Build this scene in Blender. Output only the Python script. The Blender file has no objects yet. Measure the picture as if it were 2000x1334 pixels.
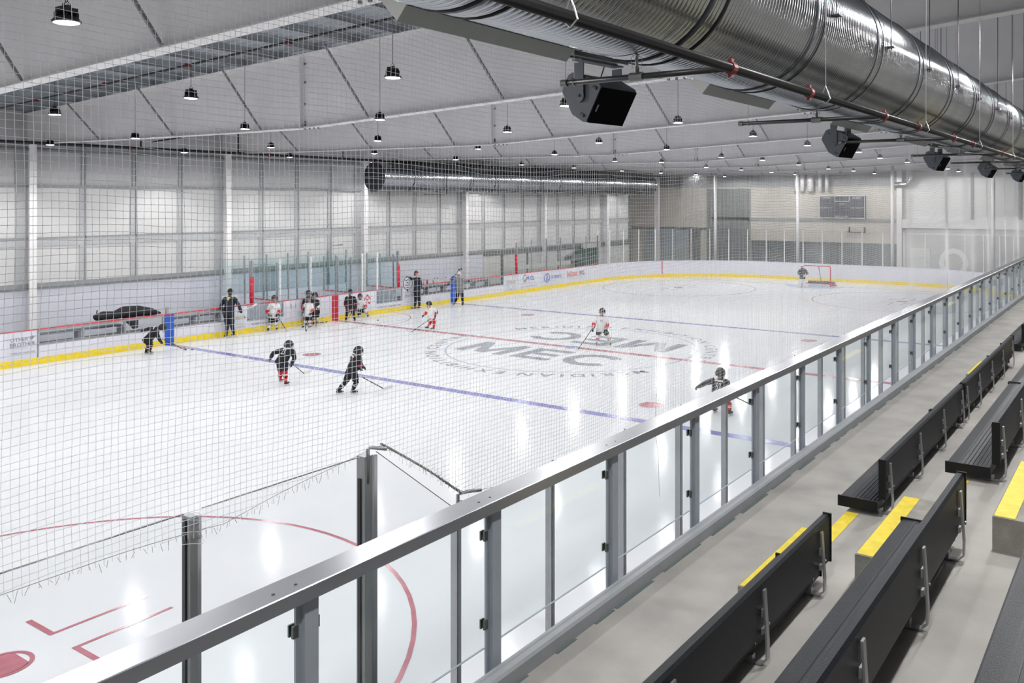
import bpy, bmesh, math, random
from mathutils import Vector, Matrix
random.seed(7)
SC = bpy.context.scene
COL = SC.collection
PI = math.pi

# ------------------------------------------------------------------ camera
CAM = Vector((-25.335, -17.49, 5.274)); YAW = .5763; FPX = 1672.9; PU = 1163.75; PV = 391.58
FW = Vector((math.cos(YAW), math.sin(YAW), 0)); RT = Vector((math.sin(YAW), -math.cos(YAW), 0)); UP = Vector((0, 0, 1))
def ray(u, v): return FW + RT*((u-PU)/FPX) - UP*((v-PV)/FPX)
def at(u, v, d): return CAM + ray(u, v)*d                 # survey point at depth d
def onz(u, v, z=0.0):
    r = ray(u, v); return CAM + r*((z-CAM.z)/r.z)
def ony(u, v, y):
    r = ray(u, v); return CAM + r*((y-CAM.y)/r.y)
def onx(u, v, x):
    r = ray(u, v); return CAM + r*((x-CAM.x)/r.x)
cd = bpy.data.cameras.new('camera'); co = bpy.data.objects.new('camera', cd); COL.objects.link(co)
co.location = CAM; co.rotation_euler = (PI/2, 0, YAW-PI/2)
cd.sensor_width = 36; cd.lens = FPX/2000*36; cd.shift_x = -(PU-1000)/2000; cd.shift_y = -(667-PV)/2000
cd.clip_start = .05; cd.clip_end = 300
SC.camera = co

# ------------------------------------------------------------------ materials
def mat(name, col, rough=.6, metal=0, noise=0, nscale=6, spec=.5, bump=0, bscale=40, emit=None, estr=0):
    m = bpy.data.materials.new(name); m.use_nodes = True
    nt = m.node_tree; b = nt.nodes['Principled BSDF']
    b.inputs['Roughness'].default_value = rough; b.inputs['Metallic'].default_value = metal
    b.inputs['Specular IOR Level'].default_value = spec
    c = (*col, 1) if len(col) == 3 else col
    b.inputs['Base Color'].default_value = c
    if noise or bump:
        tc = nt.nodes.new('ShaderNodeTexCoord')
    if noise:
        n = nt.nodes.new('ShaderNodeTexNoise'); n.inputs['Scale'].default_value = nscale; n.inputs['Detail'].default_value = 6
        r = nt.nodes.new('ShaderNodeMapRange'); r.inputs['From Min'].default_value = .3; r.inputs['From Max'].default_value = .7
        r.inputs['To Min'].default_value = 1-noise; r.inputs['To Max'].default_value = 1+noise
        mx = nt.nodes.new('ShaderNodeVectorMath'); mx.operation = 'SCALE'; mx.inputs[0].default_value = c[:3]
        nt.links.new(tc.outputs['Object'], n.inputs['Vector']); nt.links.new(n.outputs['Fac'], r.inputs['Value'])
        nt.links.new(r.outputs['Result'], mx.inputs['Scale']); nt.links.new(mx.outputs['Vector'], b.inputs['Base Color'])
    if bump:
        n = nt.nodes.new('ShaderNodeTexNoise'); n.inputs['Scale'].default_value = bscale; n.inputs['Detail'].default_value = 4
        bp = nt.nodes.new('ShaderNodeBump'); bp.inputs['Strength'].default_value = bump; bp.inputs['Distance'].default_value = .01
        nt.links.new(tc.outputs['Object'], n.inputs['Vector']); nt.links.new(n.outputs['Fac'], bp.inputs['Height'])
        nt.links.new(bp.outputs['Normal'], b.inputs['Normal'])
    if emit:
        b.inputs['Emission Color'].default_value = (*emit, 1); b.inputs['Emission Strength'].default_value = estr
        m.cycles.emission_sampling = 'NONE'
    return m

M = {}
EXPO = 0.22
M['white_steel'] = mat('white_steel', (.76, .75, .75), .5, noise=.03)
M['web_steel'] = mat('web_steel', (.84, .82, .83), .55, noise=.03, nscale=2)
M['deck'] = mat('deck', (.33, .36, .39), .5, noise=.12, nscale=3)
M['wall_panel'] = mat('wall_panel', (.57, .57, .565), .6, noise=.03, nscale=1)
M['wall_upper'] = mat('wall_upper', (.50, .50, .51), .6, noise=.03, nscale=1)
M['wall_gray'] = mat('wall_gray', (.27, .28, .29), .6, noise=.05)
M['strip'] = mat('strip', (.42, .43, .44), .6, noise=.04)
M['wall_dark'] = mat('wall_dark', (.16, .17, .17), .6, noise=.05)
M['puckboard'] = mat('puckboard', (.62, .63, .70), .4, noise=.02, nscale=1)
M['board'] = mat('board', (.68, .68, .75), .3, noise=.02, nscale=3)
M['yellow'] = mat('yellow', (.86, .65, .02), .4, noise=.05)
M['red_trim'] = mat('red_trim', (.62, .05, .06), .4)
M['red_pad'] = mat('red_pad', (.55, .01, .04), .5)
M['blue_pad'] = mat('blue_pad', (.01, .09, .50), .45)
M['concrete'] = mat('concrete', (.385, .37, .345), .75, noise=.16, nscale=2.2, bump=.15, bscale=60)
M['concrete_block'] = mat('concrete_block', (.30, .29, .26), .85, noise=.2, nscale=9, bump=.5, bscale=90)
M['nosing'] = mat('nosing', (.80, .62, .04), .6, noise=.12, nscale=12, bump=.2)
M['curb'] = mat('curb', (.30, .32, .34), .55, noise=.06, nscale=5)
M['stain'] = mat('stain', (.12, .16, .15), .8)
M['alu'] = mat('alu', (.40, .41, .43), .34, .8, noise=.05, nscale=8)
M['alu_brush'] = mat('alu_brush', (.62, .62, .64), .26, 1, noise=.05, nscale=8, bump=.05, bscale=200)
M['rail_steel'] = mat('rail_steel', (.40, .42, .46), .38, .75, noise=.05, nscale=8)
M['post_gray'] = mat('post_gray', (.36, .40, .45), .5, .1, noise=.05)
M['post_mid'] = mat('post_mid', (.27, .285, .29), .45, .3, noise=.05)
M['clamp'] = mat('clamp', (.16, .17, .16), .35, .9)
M['black_metal'] = mat('black_metal', (.018, .018, .02), .4, .3)
M['pipe'] = mat('pipe', (.028, .028, .03), .38, .4)
M['fitting'] = mat('fitting', (.20, .20, .20), .5, .7)
M['coupling'] = mat('coupling', (.15, .008, .014), .5)
M['galv'] = mat('galv', (.50, .52, .53), .38, .9, noise=.12, nscale=14)
M['duct_cap'] = mat('duct_cap', (.03, .035, .045), .5, .3)
M['register'] = mat('register', (.36, .385, .385), .55, .2, noise=.04)
M['register_end'] = mat('register_end', (.66, .67, .64), .5, .2)
M['speaker'] = mat('speaker', (.060, .072, .092), .5, bump=.2, bscale=400)
M['grille'] = mat('grille', (.003, .003, .004), .9, spec=.1)
M['badge'] = mat('badge', (.45, .45, .45), .3, .8)
M['bench'] = mat('bench', (.0075, .0105, .016), .45, spec=.25, noise=.18, nscale=60, bump=.25, bscale=220)
M['bench_cap'] = mat('bench_cap', (.006, .007, .010), .45, spec=.25)
M['bracket'] = mat('bracket', (.42, .43, .44), .42, .85, noise=.1, nscale=30)
M['bench_gray'] = mat('bench_gray', (.30, .32, .36), .5)
M['bench_edge'] = mat('bench_edge', (.12, .13, .15), .5)
M['rubber'] = mat('rubber', (.10, .10, .10), .9, noise=.1)
def cord_mat():
    m = bpy.data.materials.new('net_cord'); m.use_nodes = True; nt = m.node_tree; nt.nodes.clear()
    o = nt.nodes.new('ShaderNodeOutputMaterial'); d = nt.nodes.new('ShaderNodeBsdfDiffuse'); d.inputs[0].default_value = (.97, .97, .98, 1)
    t = nt.nodes.new('ShaderNodeBsdfTranslucent'); t.inputs[0].default_value = (.97, .97, .98, 1); mx = nt.nodes.new('ShaderNodeMixShader'); mx.inputs[0].default_value = .4
    nt.links.new(d.outputs[0], mx.inputs[1]); nt.links.new(t.outputs[0], mx.inputs[2]); nt.links.new(mx.outputs[0], o.inputs[0]); return m
M['net_cord'] = cord_mat()
M['rope'] = mat('rope', (.30, .30, .28), .9)
M['white_net'] = mat('white_net', (.8, .8, .8), .8)
M['lamp_body'] = mat('lamp_body', (.012, .012, .018), .4, .3)
M['lens'] = mat('lens', (.9, .9, .9), .4, emit=(1, .99, .97), estr=22)
M['warm_wall'] = mat('warm_wall', (.52, .49, .44), .8, noise=.06, nscale=1.2)
M['rear_wall'] = mat('rear_wall', (.27, .17, .155), .8, noise=.06, nscale=1.2)
M['end_white'] = mat('end_white', (.72, .72, .71), .7, noise=.03, nscale=1)
M['end_greige'] = mat('end_greige', (.56, .56, .54), .7, noise=.04, nscale=2)
M['letter'] = mat('letter', (.85, .85, .85), .6)
M['dark_glazing'] = mat('dark_glazing', (.10, .12, .125), .25, noise=.25, nscale=1.5)
M['door_glass'] = mat('door_glass', (.36, .41, .43), .2)
M['curtain'] = mat('curtain', (.05, .11, .09), .8, noise=.2, nscale=3)
M['scoreboard'] = mat('scoreboard', (.03, .035, .05), .5)
M['print_gray'] = mat('print_gray', (.16, .17, .19), .6)
M['print_light'] = mat('print_light', (.45, .45, .50), .6)
M['print_blue'] = mat('print_blue', (.07, .10, .36), .6)
M['print_red'] = mat('print_red', (.60, .04, .05), .6)
M['print_orange'] = mat('print_orange', (.80, .14, .06), .6)
M['print_gold'] = mat('print_gold', (.42, .38, .14), .6)
M['skin_tone'] = mat('skin_tone', (.50, .30, .22), .6)
M['skin_dark'] = mat('skin_dark', (.16, .09, .06), .6)
M['navy'] = mat('navy', (.007, .011, .028), .75, noise=.15, nscale=8)
M['black_cloth'] = mat('black_cloth', (.006, .006, .011), .75, noise=.15, nscale=8)
M['maroon'] = mat('maroon', (.13, .008, .03), .7)
M['white_cloth'] = mat('white_cloth', (.72, .72, .72), .75, noise=.05, nscale=10)
M['red_cloth'] = mat('red_cloth', (.62, .012, .02), .7)
M['gray_cloth'] = mat('gray_cloth', (.20, .20, .21), .85, noise=.15, nscale=20)
M['yellow_cloth'] = mat('yellow_cloth', (.70, .62, .02), .7)
M['helmet_black'] = mat('helmet_black', (.012, .012, .014), .3)
M['helmet_white'] = mat('helmet_white', (.7, .7, .7), .3)
M['boot'] = mat('boot', (.02, .02, .022), .45)
M['blade'] = mat('blade', (.55, .56, .58), .3, .8)
M['holder'] = mat('holder', (.75, .75, .75), .4)
M['stick_black'] = mat('stick_black', (.02, .02, .02), .45)
M['stick_white'] = mat('stick_white', (.75, .74, .72), .5)
M['eye'] = mat('eye', (.02, .02, .02), .3)
M['lip'] = mat('lip', (.30, .10, .09), .5)
M['hair'] = mat('hair', (.05, .03, .02), .8)
def paint(name, col): return mat(name, col, .16, noise=.14, nscale=5)
M['paint_blue'] = paint('paint_blue', (.27, .27, .60))
M['paint_red'] = paint('paint_red', (.55, .19, .23))
M['paint_gray'] = paint('paint_gray', (.33, .35, .41))
M['paint_ring'] = paint('paint_ring', (.50, .55, .74))
M['paint_crease'] = paint('paint_crease', (.42, .60, .86))

def glass_mat(name, tint, gloss):
    m = bpy.data.materials.new(name); m.use_nodes = True; nt = m.node_tree; nt.nodes.clear()
    o = nt.nodes.new('ShaderNodeOutputMaterial'); t = nt.nodes.new('ShaderNodeBsdfTransparent'); t.inputs['Color'].default_value = (*tint, 1)
    g = nt.nodes.new('ShaderNodeBsdfGlossy'); g.inputs['Roughness'].default_value = .03; g.inputs['Color'].default_value = (.9, .95, .95, 1)
    lw = nt.nodes.new('ShaderNodeLayerWeight'); lw.inputs['Blend'].default_value = .5
    fr = nt.nodes.new('ShaderNodeMath'); fr.operation = 'POWER'; fr.inputs[1].default_value = 4; nt.links.new(lw.outputs['Facing'], fr.inputs[0])
    ml = nt.nodes.new('ShaderNodeMath'); ml.operation = 'MULTIPLY_ADD'; ml.inputs[1].default_value = gloss; ml.inputs[2].default_value = .02
    mx = nt.nodes.new('ShaderNodeMixShader')
    nt.links.new(fr.outputs[0], ml.inputs[0]); nt.links.new(ml.outputs[0], mx.inputs[0])
    nt.links.new(t.outputs[0], mx.inputs[1]); nt.links.new(g.outputs[0], mx.inputs[2]); nt.links.new(mx.outputs[0], o.inputs[0])
    return m
M['glass'] = glass_mat('glass', (.965, .98, .98), .35)
M['rink_glass'] = glass_mat('rink_glass', (.975, .982, .985), .3)
M['tint_glass'] = glass_mat('tint_glass', (.935, .975, .98), .3)

# ice: faint cloudy variation, skate scratches in the bump, glossy
def ice_mat():
    m = bpy.data.materials.new('ice'); m.use_nodes = True; nt = m.node_tree; b = nt.nodes['Principled BSDF']
    tc = nt.nodes.new('ShaderNodeTexCoord')
    n = nt.nodes.new('ShaderNodeTexNoise'); n.inputs['Scale'].default_value = .35; n.inputs['Detail'].default_value = 8
    n.inputs['Roughness'].default_value = .65
    cr = nt.nodes.new('ShaderNodeValToRGB'); cr.color_ramp.elements[0].position = .3; cr.color_ramp.elements[0].color = (.76, .775, .80, 1)
    cr.color_ramp.elements[1].position = .7; cr.color_ramp.elements[1].color = (.83, .84, .86, 1)
    nt.links.new(tc.outputs['Object'], n.inputs['Vector']); nt.links.new(n.outputs['Fac'], cr.inputs['Fac'])
    nt.links.new(cr.outputs['Color'], b.inputs['Base Color'])
    mp = nt.nodes.new('ShaderNodeMapping'); mp.inputs['Scale'].default_value = (4, 30, 1); mp.inputs['Rotation'].default_value = (0, 0, .5)
    s = nt.nodes.new('ShaderNodeTexNoise'); s.inputs['Scale'].default_value = 3.0; s.inputs['Detail'].default_value = 8; s.inputs['Distortion'].default_value = 1.5
    nt.links.new(tc.outputs['Object'], mp.inputs['Vector']); nt.links.new(mp.outputs[0], s.inputs['Vector'])
    bp = nt.nodes.new('ShaderNodeBump'); bp.inputs['Strength'].default_value = .07; bp.inputs['Distance'].default_value = .003
    nt.links.new(s.outputs['Fac'], bp.inputs['Height']); nt.links.new(bp.outputs['Normal'], b.inputs['Normal'])
    rr = nt.nodes.new('ShaderNodeMapRange'); rr.inputs['To Min'].default_value = .07; rr.inputs['To Max'].default_value = .13
    nt.links.new(s.outputs['Fac'], rr.inputs['Value']); nt.links.new(rr.outputs[0], b.inputs['Roughness'])
    b.inputs['Specular IOR Level'].default_value = .16; b.inputs['IOR'].default_value = 1.12
    return m
M['ice'] = ice_mat()

# ------------------------------------------------------------------ mesh helpers
class MB:
    def __init__(s): s.v = []; s.f = []; s.smooth = False
    def add(s, vs, fs):
        n = len(s.v); s.v += [tuple(p) for p in vs]; s.f += [tuple(i+n for i in f) for f in fs]; return s
    def box(s, a, b):
        x0, x1 = sorted((a[0], b[0])); y0, y1 = sorted((a[1], b[1])); z0, z1 = sorted((a[2], b[2]))
        return s.add([(x0,y0,z0),(x1,y0,z0),(x1,y1,z0),(x0,y1,z0),(x0,y0,z1),(x1,y0,z1),(x1,y1,z1),(x0,y1,z1)],
            [(0,3,2,1),(4,5,6,7),(0,1,5,4),(1,2,6,5),(2,3,7,6),(3,0,4,7)])
    def quad(s, a, b, c, d): return s.add([a, b, c, d], [(0,1,2,3)])
    def obox(s, c, ax, ay, az, h):          # oriented box: centre, unit axes, half sizes
        c = Vector(c); vs = []
        for k in (-1, 1):
            for i, j in ((-1,-1),(1,-1),(1,1),(-1,1)): vs.append(c+ax*(i*h[0])+ay*(j*h[1])+az*(k*h[2]))
        return s.add(vs, [(0,3,2,1),(4,5,6,7),(0,1,5,4),(1,2,6,5),(2,3,7,6),(3,0,4,7)])
    def prism(s, poly, ax, lo, hi):         # polygon in the two other axes, extruded along ax
        n = len(poly); vs = []
        for t in (lo, hi):
            for p in poly:
                if ax == 0: vs.append((t, p[0], p[1]))
                elif ax == 1: vs.append((p[0], t, p[1]))
                else: vs.append((p[0], p[1], t))
        fs = [tuple(range(n-1, -1, -1)), tuple(range(n, 2*n))]
        for i in range(n): fs.append((i, (i+1) % n, n+(i+1) % n, n+i))
        return s.add(vs, fs)
    def tube(s, pts, r, n=8, cap=True, ref=None, flat=None):
        pts = [Vector(p) for p in pts]; k = len(pts)
        rs = r if isinstance(r, (list, tuple)) else [r]*k
        vs = []; fs = []
        T0 = (pts[1]-pts[0]).normalized()
        rf = Vector(ref) if ref else (Vector((0,0,1)) if abs(T0.z) < .9 else Vector((1,0,0)))
        X = (rf-T0*rf.dot(T0)).normalized()
        for i, p in enumerate(pts):
            if i == 0: T = T0
            elif i == k-1: T = (pts[-1]-pts[-2]).normalized()
            else:
                T = (pts[i+1]-pts[i-1]); T = T.normalized() if T.length > 1e-9 else T0
            X = X-T*X.dot(T); X = X.normalized() if X.length > 1e-6 else T.orthogonal().normalized()
            Y = T.cross(X)
            ra, rb = rs[i] if isinstance(rs[i], (list, tuple)) else (rs[i], rs[i])
            for j in range(n):
                a = 2*PI*j/n; vs.append(p+X*(ra*math.cos(a))+Y*(rb*math.sin(a)))
        for i in range(k-1):
            for j in range(n): fs.append((i*n+j, i*n+(j+1) % n, (i+1)*n+(j+1) % n, (i+1)*n+j))
        if cap: fs.append(tuple(range(n-1, -1, -1))); fs.append(tuple((k-1)*n+j for j in range(n)))
        return s.add(vs, fs)
    def ell(s, c, rx, ry, rz, X=Vector((1,0,0)), Y=Vector((0,1,0)), Z=Vector((0,0,1)), nu=12, nv=8, vmin=0.0, vmax=1.0):
        vs = []; fs = []; c = Vector(c)
        for i in range(nv+1):
            t = PI*(vmin+(vmax-vmin)*i/nv)
            for j in range(nu):
                a = 2*PI*j/nu; vs.append(c+X*(rx*math.sin(t)*math.cos(a))+Y*(ry*math.sin(t)*math.sin(a))+Z*(rz*math.cos(t)))
        for i in range(nv):
            for j in range(nu): fs.append((i*nu+j, (i+1)*nu+j, (i+1)*nu+(j+1) % nu, i*nu+(j+1) % nu))
        return s.add(vs, fs)
    def build(s, name, m, parent=None, smooth=None, loc=None):
        me = bpy.data.meshes.new(name); off = Vector(loc) if loc else Vector((0,0,0))
        me.from_pydata([tuple(Vector(v)-off) for v in s.v] if loc else s.v, [], s.f)
        me.validate(); me.materials.append(M[m] if isinstance(m, str) else m)
        sm = s.smooth if smooth is None else smooth
        if sm: me.polygons.foreach_set('use_smooth', [True]*len(me.polygons)); me.update()
        o = bpy.data.objects.new(name, me); COL.objects.link(o); o.location = off
        if parent is not None: o.parent = parent
        return o
def tag(o, label=None, cat=None, group=None, kind=None):
    if label: o['label'] = label
    if cat: o['category'] = cat
    if group: o['group'] = group
    if kind: o['kind'] = kind
    return o
def empty(name, loc=(0,0,0), label=None, cat=None, group=None, rz=0):
    o = bpy.data.objects.new(name, None); COL.objects.link(o); o.location = loc; o.rotation_euler = (0,0,rz); o.empty_display_size = .1
    return tag(o, label, cat, group)
def struct(o): o['kind'] = 'structure'; return o
def copy_tree(o, parent=None):
    c = o.copy(); COL.objects.link(c); c.parent = parent
    for ch in list(o.children): copy_tree(ch, c)
    return c
ORD = ['nearest','second','third','fourth','fifth','sixth','seventh','eighth','ninth','tenth','eleventh','twelfth','thirteenth','fourteenth','fifteenth','sixteenth','seventeenth','eighteenth','nineteenth','twentieth']
def nth(i):
    if i < len(ORD): return ORD[i]
    n = i+1; return '%d%s' % (n, 'th' if 10 <= n % 100 <= 20 else {1:'st',2:'nd',3:'rd'}.get(n % 10, 'th'))

# glyph cache for lettering
_G = {}
def glyph(ch, bold):
    k = (ch, bold)
    if k in _G: return _G[k]
    cu = bpy.data.curves.new('glyph', 'FONT'); cu.body = ch; cu.size = 1; cu.resolution_u = 3
    if bold: cu.offset = .018
    o = bpy.data.objects.new('glyph', cu); COL.objects.link(o)
    bpy.context.view_layer.update()
    me = bpy.data.meshes.new_from_object(o.evaluated_get(bpy.context.evaluated_depsgraph_get()))
    vs = [(v.co.x, v.co.y) for v in me.vertices]; fs = [tuple(p.vertices) for p in me.polygons]
    bpy.data.objects.remove(o); bpy.data.meshes.remove(me); bpy.data.curves.remove(cu)
    x0 = min([v[0] for v in vs], default=0); x1 = max([v[0] for v in vs], default=.25)
    _G[k] = ([(v[0]-x0, v[1]) for v in vs], fs, x1-x0); return _G[k]
def lettering(mb, s, fn, bold=False, gap=.12):
    """fn maps (x along the line, y up) in cap-height units to a 3-D point; returns the width"""
    x = 0
    for ch in s:
        if ch == ' ': x += .45; continue
        vs, fs, w = glyph(ch, bold)
        if fn: mb.add([fn(x+v[0], v[1]/.72) for v in vs], fs)
        x += w+gap
    return x-gap
def text_on(name, s, c, right, up, h, m, parent, width=None, bold=False, off=.004, gap=.12):
    c = Vector(c); right = Vector(right).normalized(); up = Vector(up).normalized(); nrm = right.cross(up)
    w = lettering(MB(), s, None, bold, gap); sx = h*.72 if width is None else width/w
    mb = MB(); lettering(mb, s, lambda x, y: c+right*((x-w/2)*sx)+up*((y-.5)*h)+nrm*off, bold, gap)
    return mb.build(name, m, parent)

# ------------------------------------------------------------------ ice sheet and its paint
W = 12.66; XE = 29.75; R = 8.4
def loop(off=0.0, seg=16):
    """rounded-rectangle outline of the rink, offset outward"""
    pts = []; r = R+off
    for cx, cy, a0 in ((XE-R, W-R, 90), (XE-R, -W+R, 0), (-XE+R, -W+R, -90), (-XE+R, W-R, -180)):
        for i in range(seg+1):
            a = math.radians(a0-90*i/seg); pts.append((cx+r*math.cos(a), cy+r*math.sin(a)))
    return pts
ice = MB(); L = loop(.05); ice.add([(x, y, 0) for x, y in L][::-1], [tuple(range(len(L)))])
ice = struct(ice.build('floor', 'ice'))
def flat(name, poly_fn, m):
    mb = MB(); poly_fn(mb); return mb.build(name, m, ice)
def rect(mb, x0, x1, y0, y1, z=.003): mb.quad((x0,y0,z),(x1,y0,z),(x1,y1,z),(x0,y1,z))
def ann(mb, cx, cy, r0, r1, a0=0, a1=360, z=.003, n=72):
    for i in range(n):
        a = math.radians(a0+(a1-a0)*i/n); b = math.radians(a0+(a1-a0)*(i+1)/n)
        mb.quad((cx+r0*math.cos(a),cy+r0*math.sin(a),z),(cx+r1*math.cos(a),cy+r1*math.sin(a),z),(cx+r1*math.cos(b),cy+r1*math.sin(b),z),(cx+r0*math.cos(b),cy+r0*math.sin(b),z))
def disc(mb, cx, cy, r, z=.003, n=36): mb.add([(cx+r*math.cos(2*PI*i/n), cy+r*math.sin(2*PI*i/n), z) for i in range(n)], [tuple(range(n))])
for sx in (-1, 1):
    flat('blue_line', lambda mb: rect(mb, sx*7.57-.15, sx*7.57+.15, -W, W), 'paint_blue')
    ye = W-R+math.sqrt(R*R-(26.6-(XE-R))**2)
    flat('goal_line', lambda mb: rect(mb, sx*26.6-.03, sx*26.6+.03, -ye, ye), 'paint_red')
def centre(mb):
    rect(mb, -.15, .15, -W, W, .003)
flat('centre_line', centre, 'paint_red')
flat('centre_spot', lambda mb: disc(mb, 0, 0, .26, .005), 'paint_blue')
flat('centre_circle', lambda mb: ann(mb, 0, 0, 4.45, 4.51, z=.004), 'paint_ring')
flat('referee_crease', lambda mb: ann(mb, .3, W, 3.02, 3.07, 180, 360), 'paint_red')
def hashes(mb, cx, cy):
    for sx in (-1, 1):
        for sy in (-1, 1):
            x = cx+sx*.61; y = cy+sy*.26
            mb.quad((x,y,.004),(x+sx*1.22,y,.004),(x+sx*1.22,y+sy*.05,.004),(x,y+sy*.05,.004))
            mb.quad((x,y,.0045),(x+sx*.07,y,.0045),(x+sx*.07,y+sy*.62,.0045),(x,y+sy*.62,.0045))
def spot(mb, cx, cy):
    ann(mb, cx, cy, .255, .305, z=.005, n=36)
    pts = []                                   # the solid middle band of an end spot
    r = .262; h = .19
    for i in range(13):
        a = math.asin(h/r)*(-1+2*i/12.); pts.append((cx+r*math.sin(a), cy-r*math.cos(a)))
    for i in range(13):
        a = math.asin(h/r)*(1-2*i/12.); pts.append((cx+r*math.sin(a), cy+r*math.cos(a)))
    mb.add([(p[0], p[1], .005) for p in pts], [tuple(range(len(pts)))])
for sx in (-1, 1):
    for sy in (-1, 1):
        cx, cy = sx*20.85, sy*6.55
        flat('faceoff_circle', lambda mb: ann(mb, cx, cy, 4.54, 4.60), 'paint_red')
        flat('faceoff_spot', lambda mb: spot(mb, cx, cy), 'paint_red')
        flat('faceoff_marks', lambda mb: hashes(mb, cx, cy), 'paint_red')
        flat('neutral_spot', lambda mb: disc(mb, sx*6.05, sy*6.64, .31, .004), 'paint_red')
flat('goal_crease', lambda mb: ann(mb, 26.6, 0, .0, 1.83, 90, 270, .004), 'paint_crease')
# centre-ice letters, one word on either side of the red line
mecb = MB()
def block_word(fn):
    def poly(pts): mecb.add([fn(x, y) for x, y in pts], [tuple(range(len(pts)))])
    # M
    poly([(0,0),(.20,0),(.20,1),(0,1)]); poly([(.84,0),(1.04,0),(1.04,1),(.84,1)])
    poly([(.20,1),(.20,.58),(.42,.05),(.52,.05),(.52,.33)]); poly([(.84,1),(.52,.33),(.52,.05),(.62,.05),(.84,.58)])
    # E
    poly([(1.22,0),(1.42,0),(1.42,1),(1.22,1)]); poly([(1.42,0),(1.98,0),(1.98,.19),(1.42,.19)]); poly([(1.42,.41),(1.90,.41),(1.90,.59),(1.42,.59)]); poly([(1.42,.81),(1.98,.81),(1.98,1),(1.42,1)])
    # C
    n = 22
    for k in range(n):
        a = math.radians(38+284*k/n); b_ = math.radians(38+284*(k+1)/n)
        poly([(2.60+.50*math.cos(a), .5+.52*math.sin(a)), (2.60+.50*math.cos(b_), .5+.52*math.sin(b_)), (2.60+.30*math.cos(b_), .5+.32*math.sin(b_)), (2.60+.30*math.cos(a), .5+.32*math.sin(a))])
KW = 6.3/3.1
block_word(lambda x, y: Vector((-2.60+y*1.85, 3.30-x*KW, .0045)))
block_word(lambda x, y: Vector((2.70-y*1.85, -3.30+x*KW, .0045)))
mecb.build('centre_lettering', 'paint_gray', ice)
rb = MB(); ring = 'MERIDIAN EXHIBITION CENTRE'; wr = lettering(MB(), ring, None, True, .3)
for a_start in (242, 62):
    span = 152.0
    def f(x, y, a_start=a_start):
        a = math.radians(a_start-x/wr*span); r = 4.78+y*.42
        return Vector((r*math.cos(a), r*math.sin(a), .004))
    lettering(rb, ring, f, True, .3)
rb.build('ring_lettering', 'paint_gray', ice)

# arena slab around the ice
sl = MB(); out = [(-34,-14.0),(37,-14.0),(37,16.2),(-34,16.2)]
L2 = loop(.0, 8)
sl.box((-34,-14.0,-.3),(37,16.2,-.02))
struct(sl.build('floor', 'rubber'))

# ------------------------------------------------------------------ dasher boards
H_B = 1.10
boards = empty('dasher_boards', (0, W, 0), 'white rink dasher boards with yellow kick strip running around the ice', 'boards')
def wall_run(pts, z0, z1, th, name, m, parent, inward=0.0):
    """extruded wall following 2-D points, thickness th outwards (left of travel for our clockwise loop)"""
    mb = MB(); n = len(pts); q = []
    for i, p in enumerate(pts):
        a = Vector(pts[max(i-1,0)]); b = Vector(pts[min(i+1,n-1)]); d = (b-a).normalized(); nn = Vector((-d.y, d.x))
        q.append((Vector(p)-nn*inward, Vector(p)+nn*th))
    for i in range(n-1):
        (a0,a1),(b0,b1) = q[i], q[i+1]
        vs = [(a0.x,a0.y,z0),(b0.x,b0.y,z0),(b1.x,b1.y,z0),(a1.x,a1.y,z0),(a0.x,a0.y,z1),(b0.x,b0.y,z1),(b1.x,b1.y,z1),(a1.x,a1.y,z1)]
        mb.add(vs, [(0,3,2,1),(4,5,6,7),(0,1,5,4),(1,2,6,5),(2,3,7,6),(3,0,4,7)])
    o = mb.build(name, m, None); o.parent = parent; o.location = -Vector(parent.location); return o
full = loop(0, 20)
full = full[:21*3]+full[21*3:]
# the loop starts at the far left corner, goes clockwise: far end, near side, near end, left side
end_part = full[:42]                                   # far left arc, far end, far right arc
near_part = [full[41]]+full[42:84]                     # near side, near end arcs
zs = [(-21.35, -12.0, 'solid'), (-11.95, -5.0, 'bench'), (-5.0, -4.37, 'solid'), (-4.37, -2.65, 'gate'), (-2.65, 2.40, 'solid'),
      (2.40, 4.05, 'gate'), (4.05, 5.10, 'solid'), (5.10, 11.70, 'bench'), (11.70, 21.35, 'solid')]
wall_run(end_part, .21, H_B, .10, 'board_panel', 'board', boards)
wall_run(end_part, .0, .21, .10, 'kick_strip', 'yellow', boards, .012)
wall_run(end_part, H_B, H_B+.025, .12, 'cap_rail', 'puckboard', boards, .01)
wall_run(near_part, .21, H_B, .10, 'board_panel', 'board', boards)
wall_run(near_part, .0, .21, .10, 'kick_strip', 'yellow', boards, .012)
wall_run(near_part, H_B, H_B+.025, .12, 'cap_rail', 'puckboard', boards, .01)
def bd(name, m, *bx):
    mb = MB()
    for a, b in bx: mb.box(a, b)
    o = mb.build(name, m); o.parent = boards; o.location = -Vector(boards.location); return o
bd('kick_strip', 'yellow', ((-21.35, W-.012, 0), (21.35, W+.1, .21)))
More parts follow.
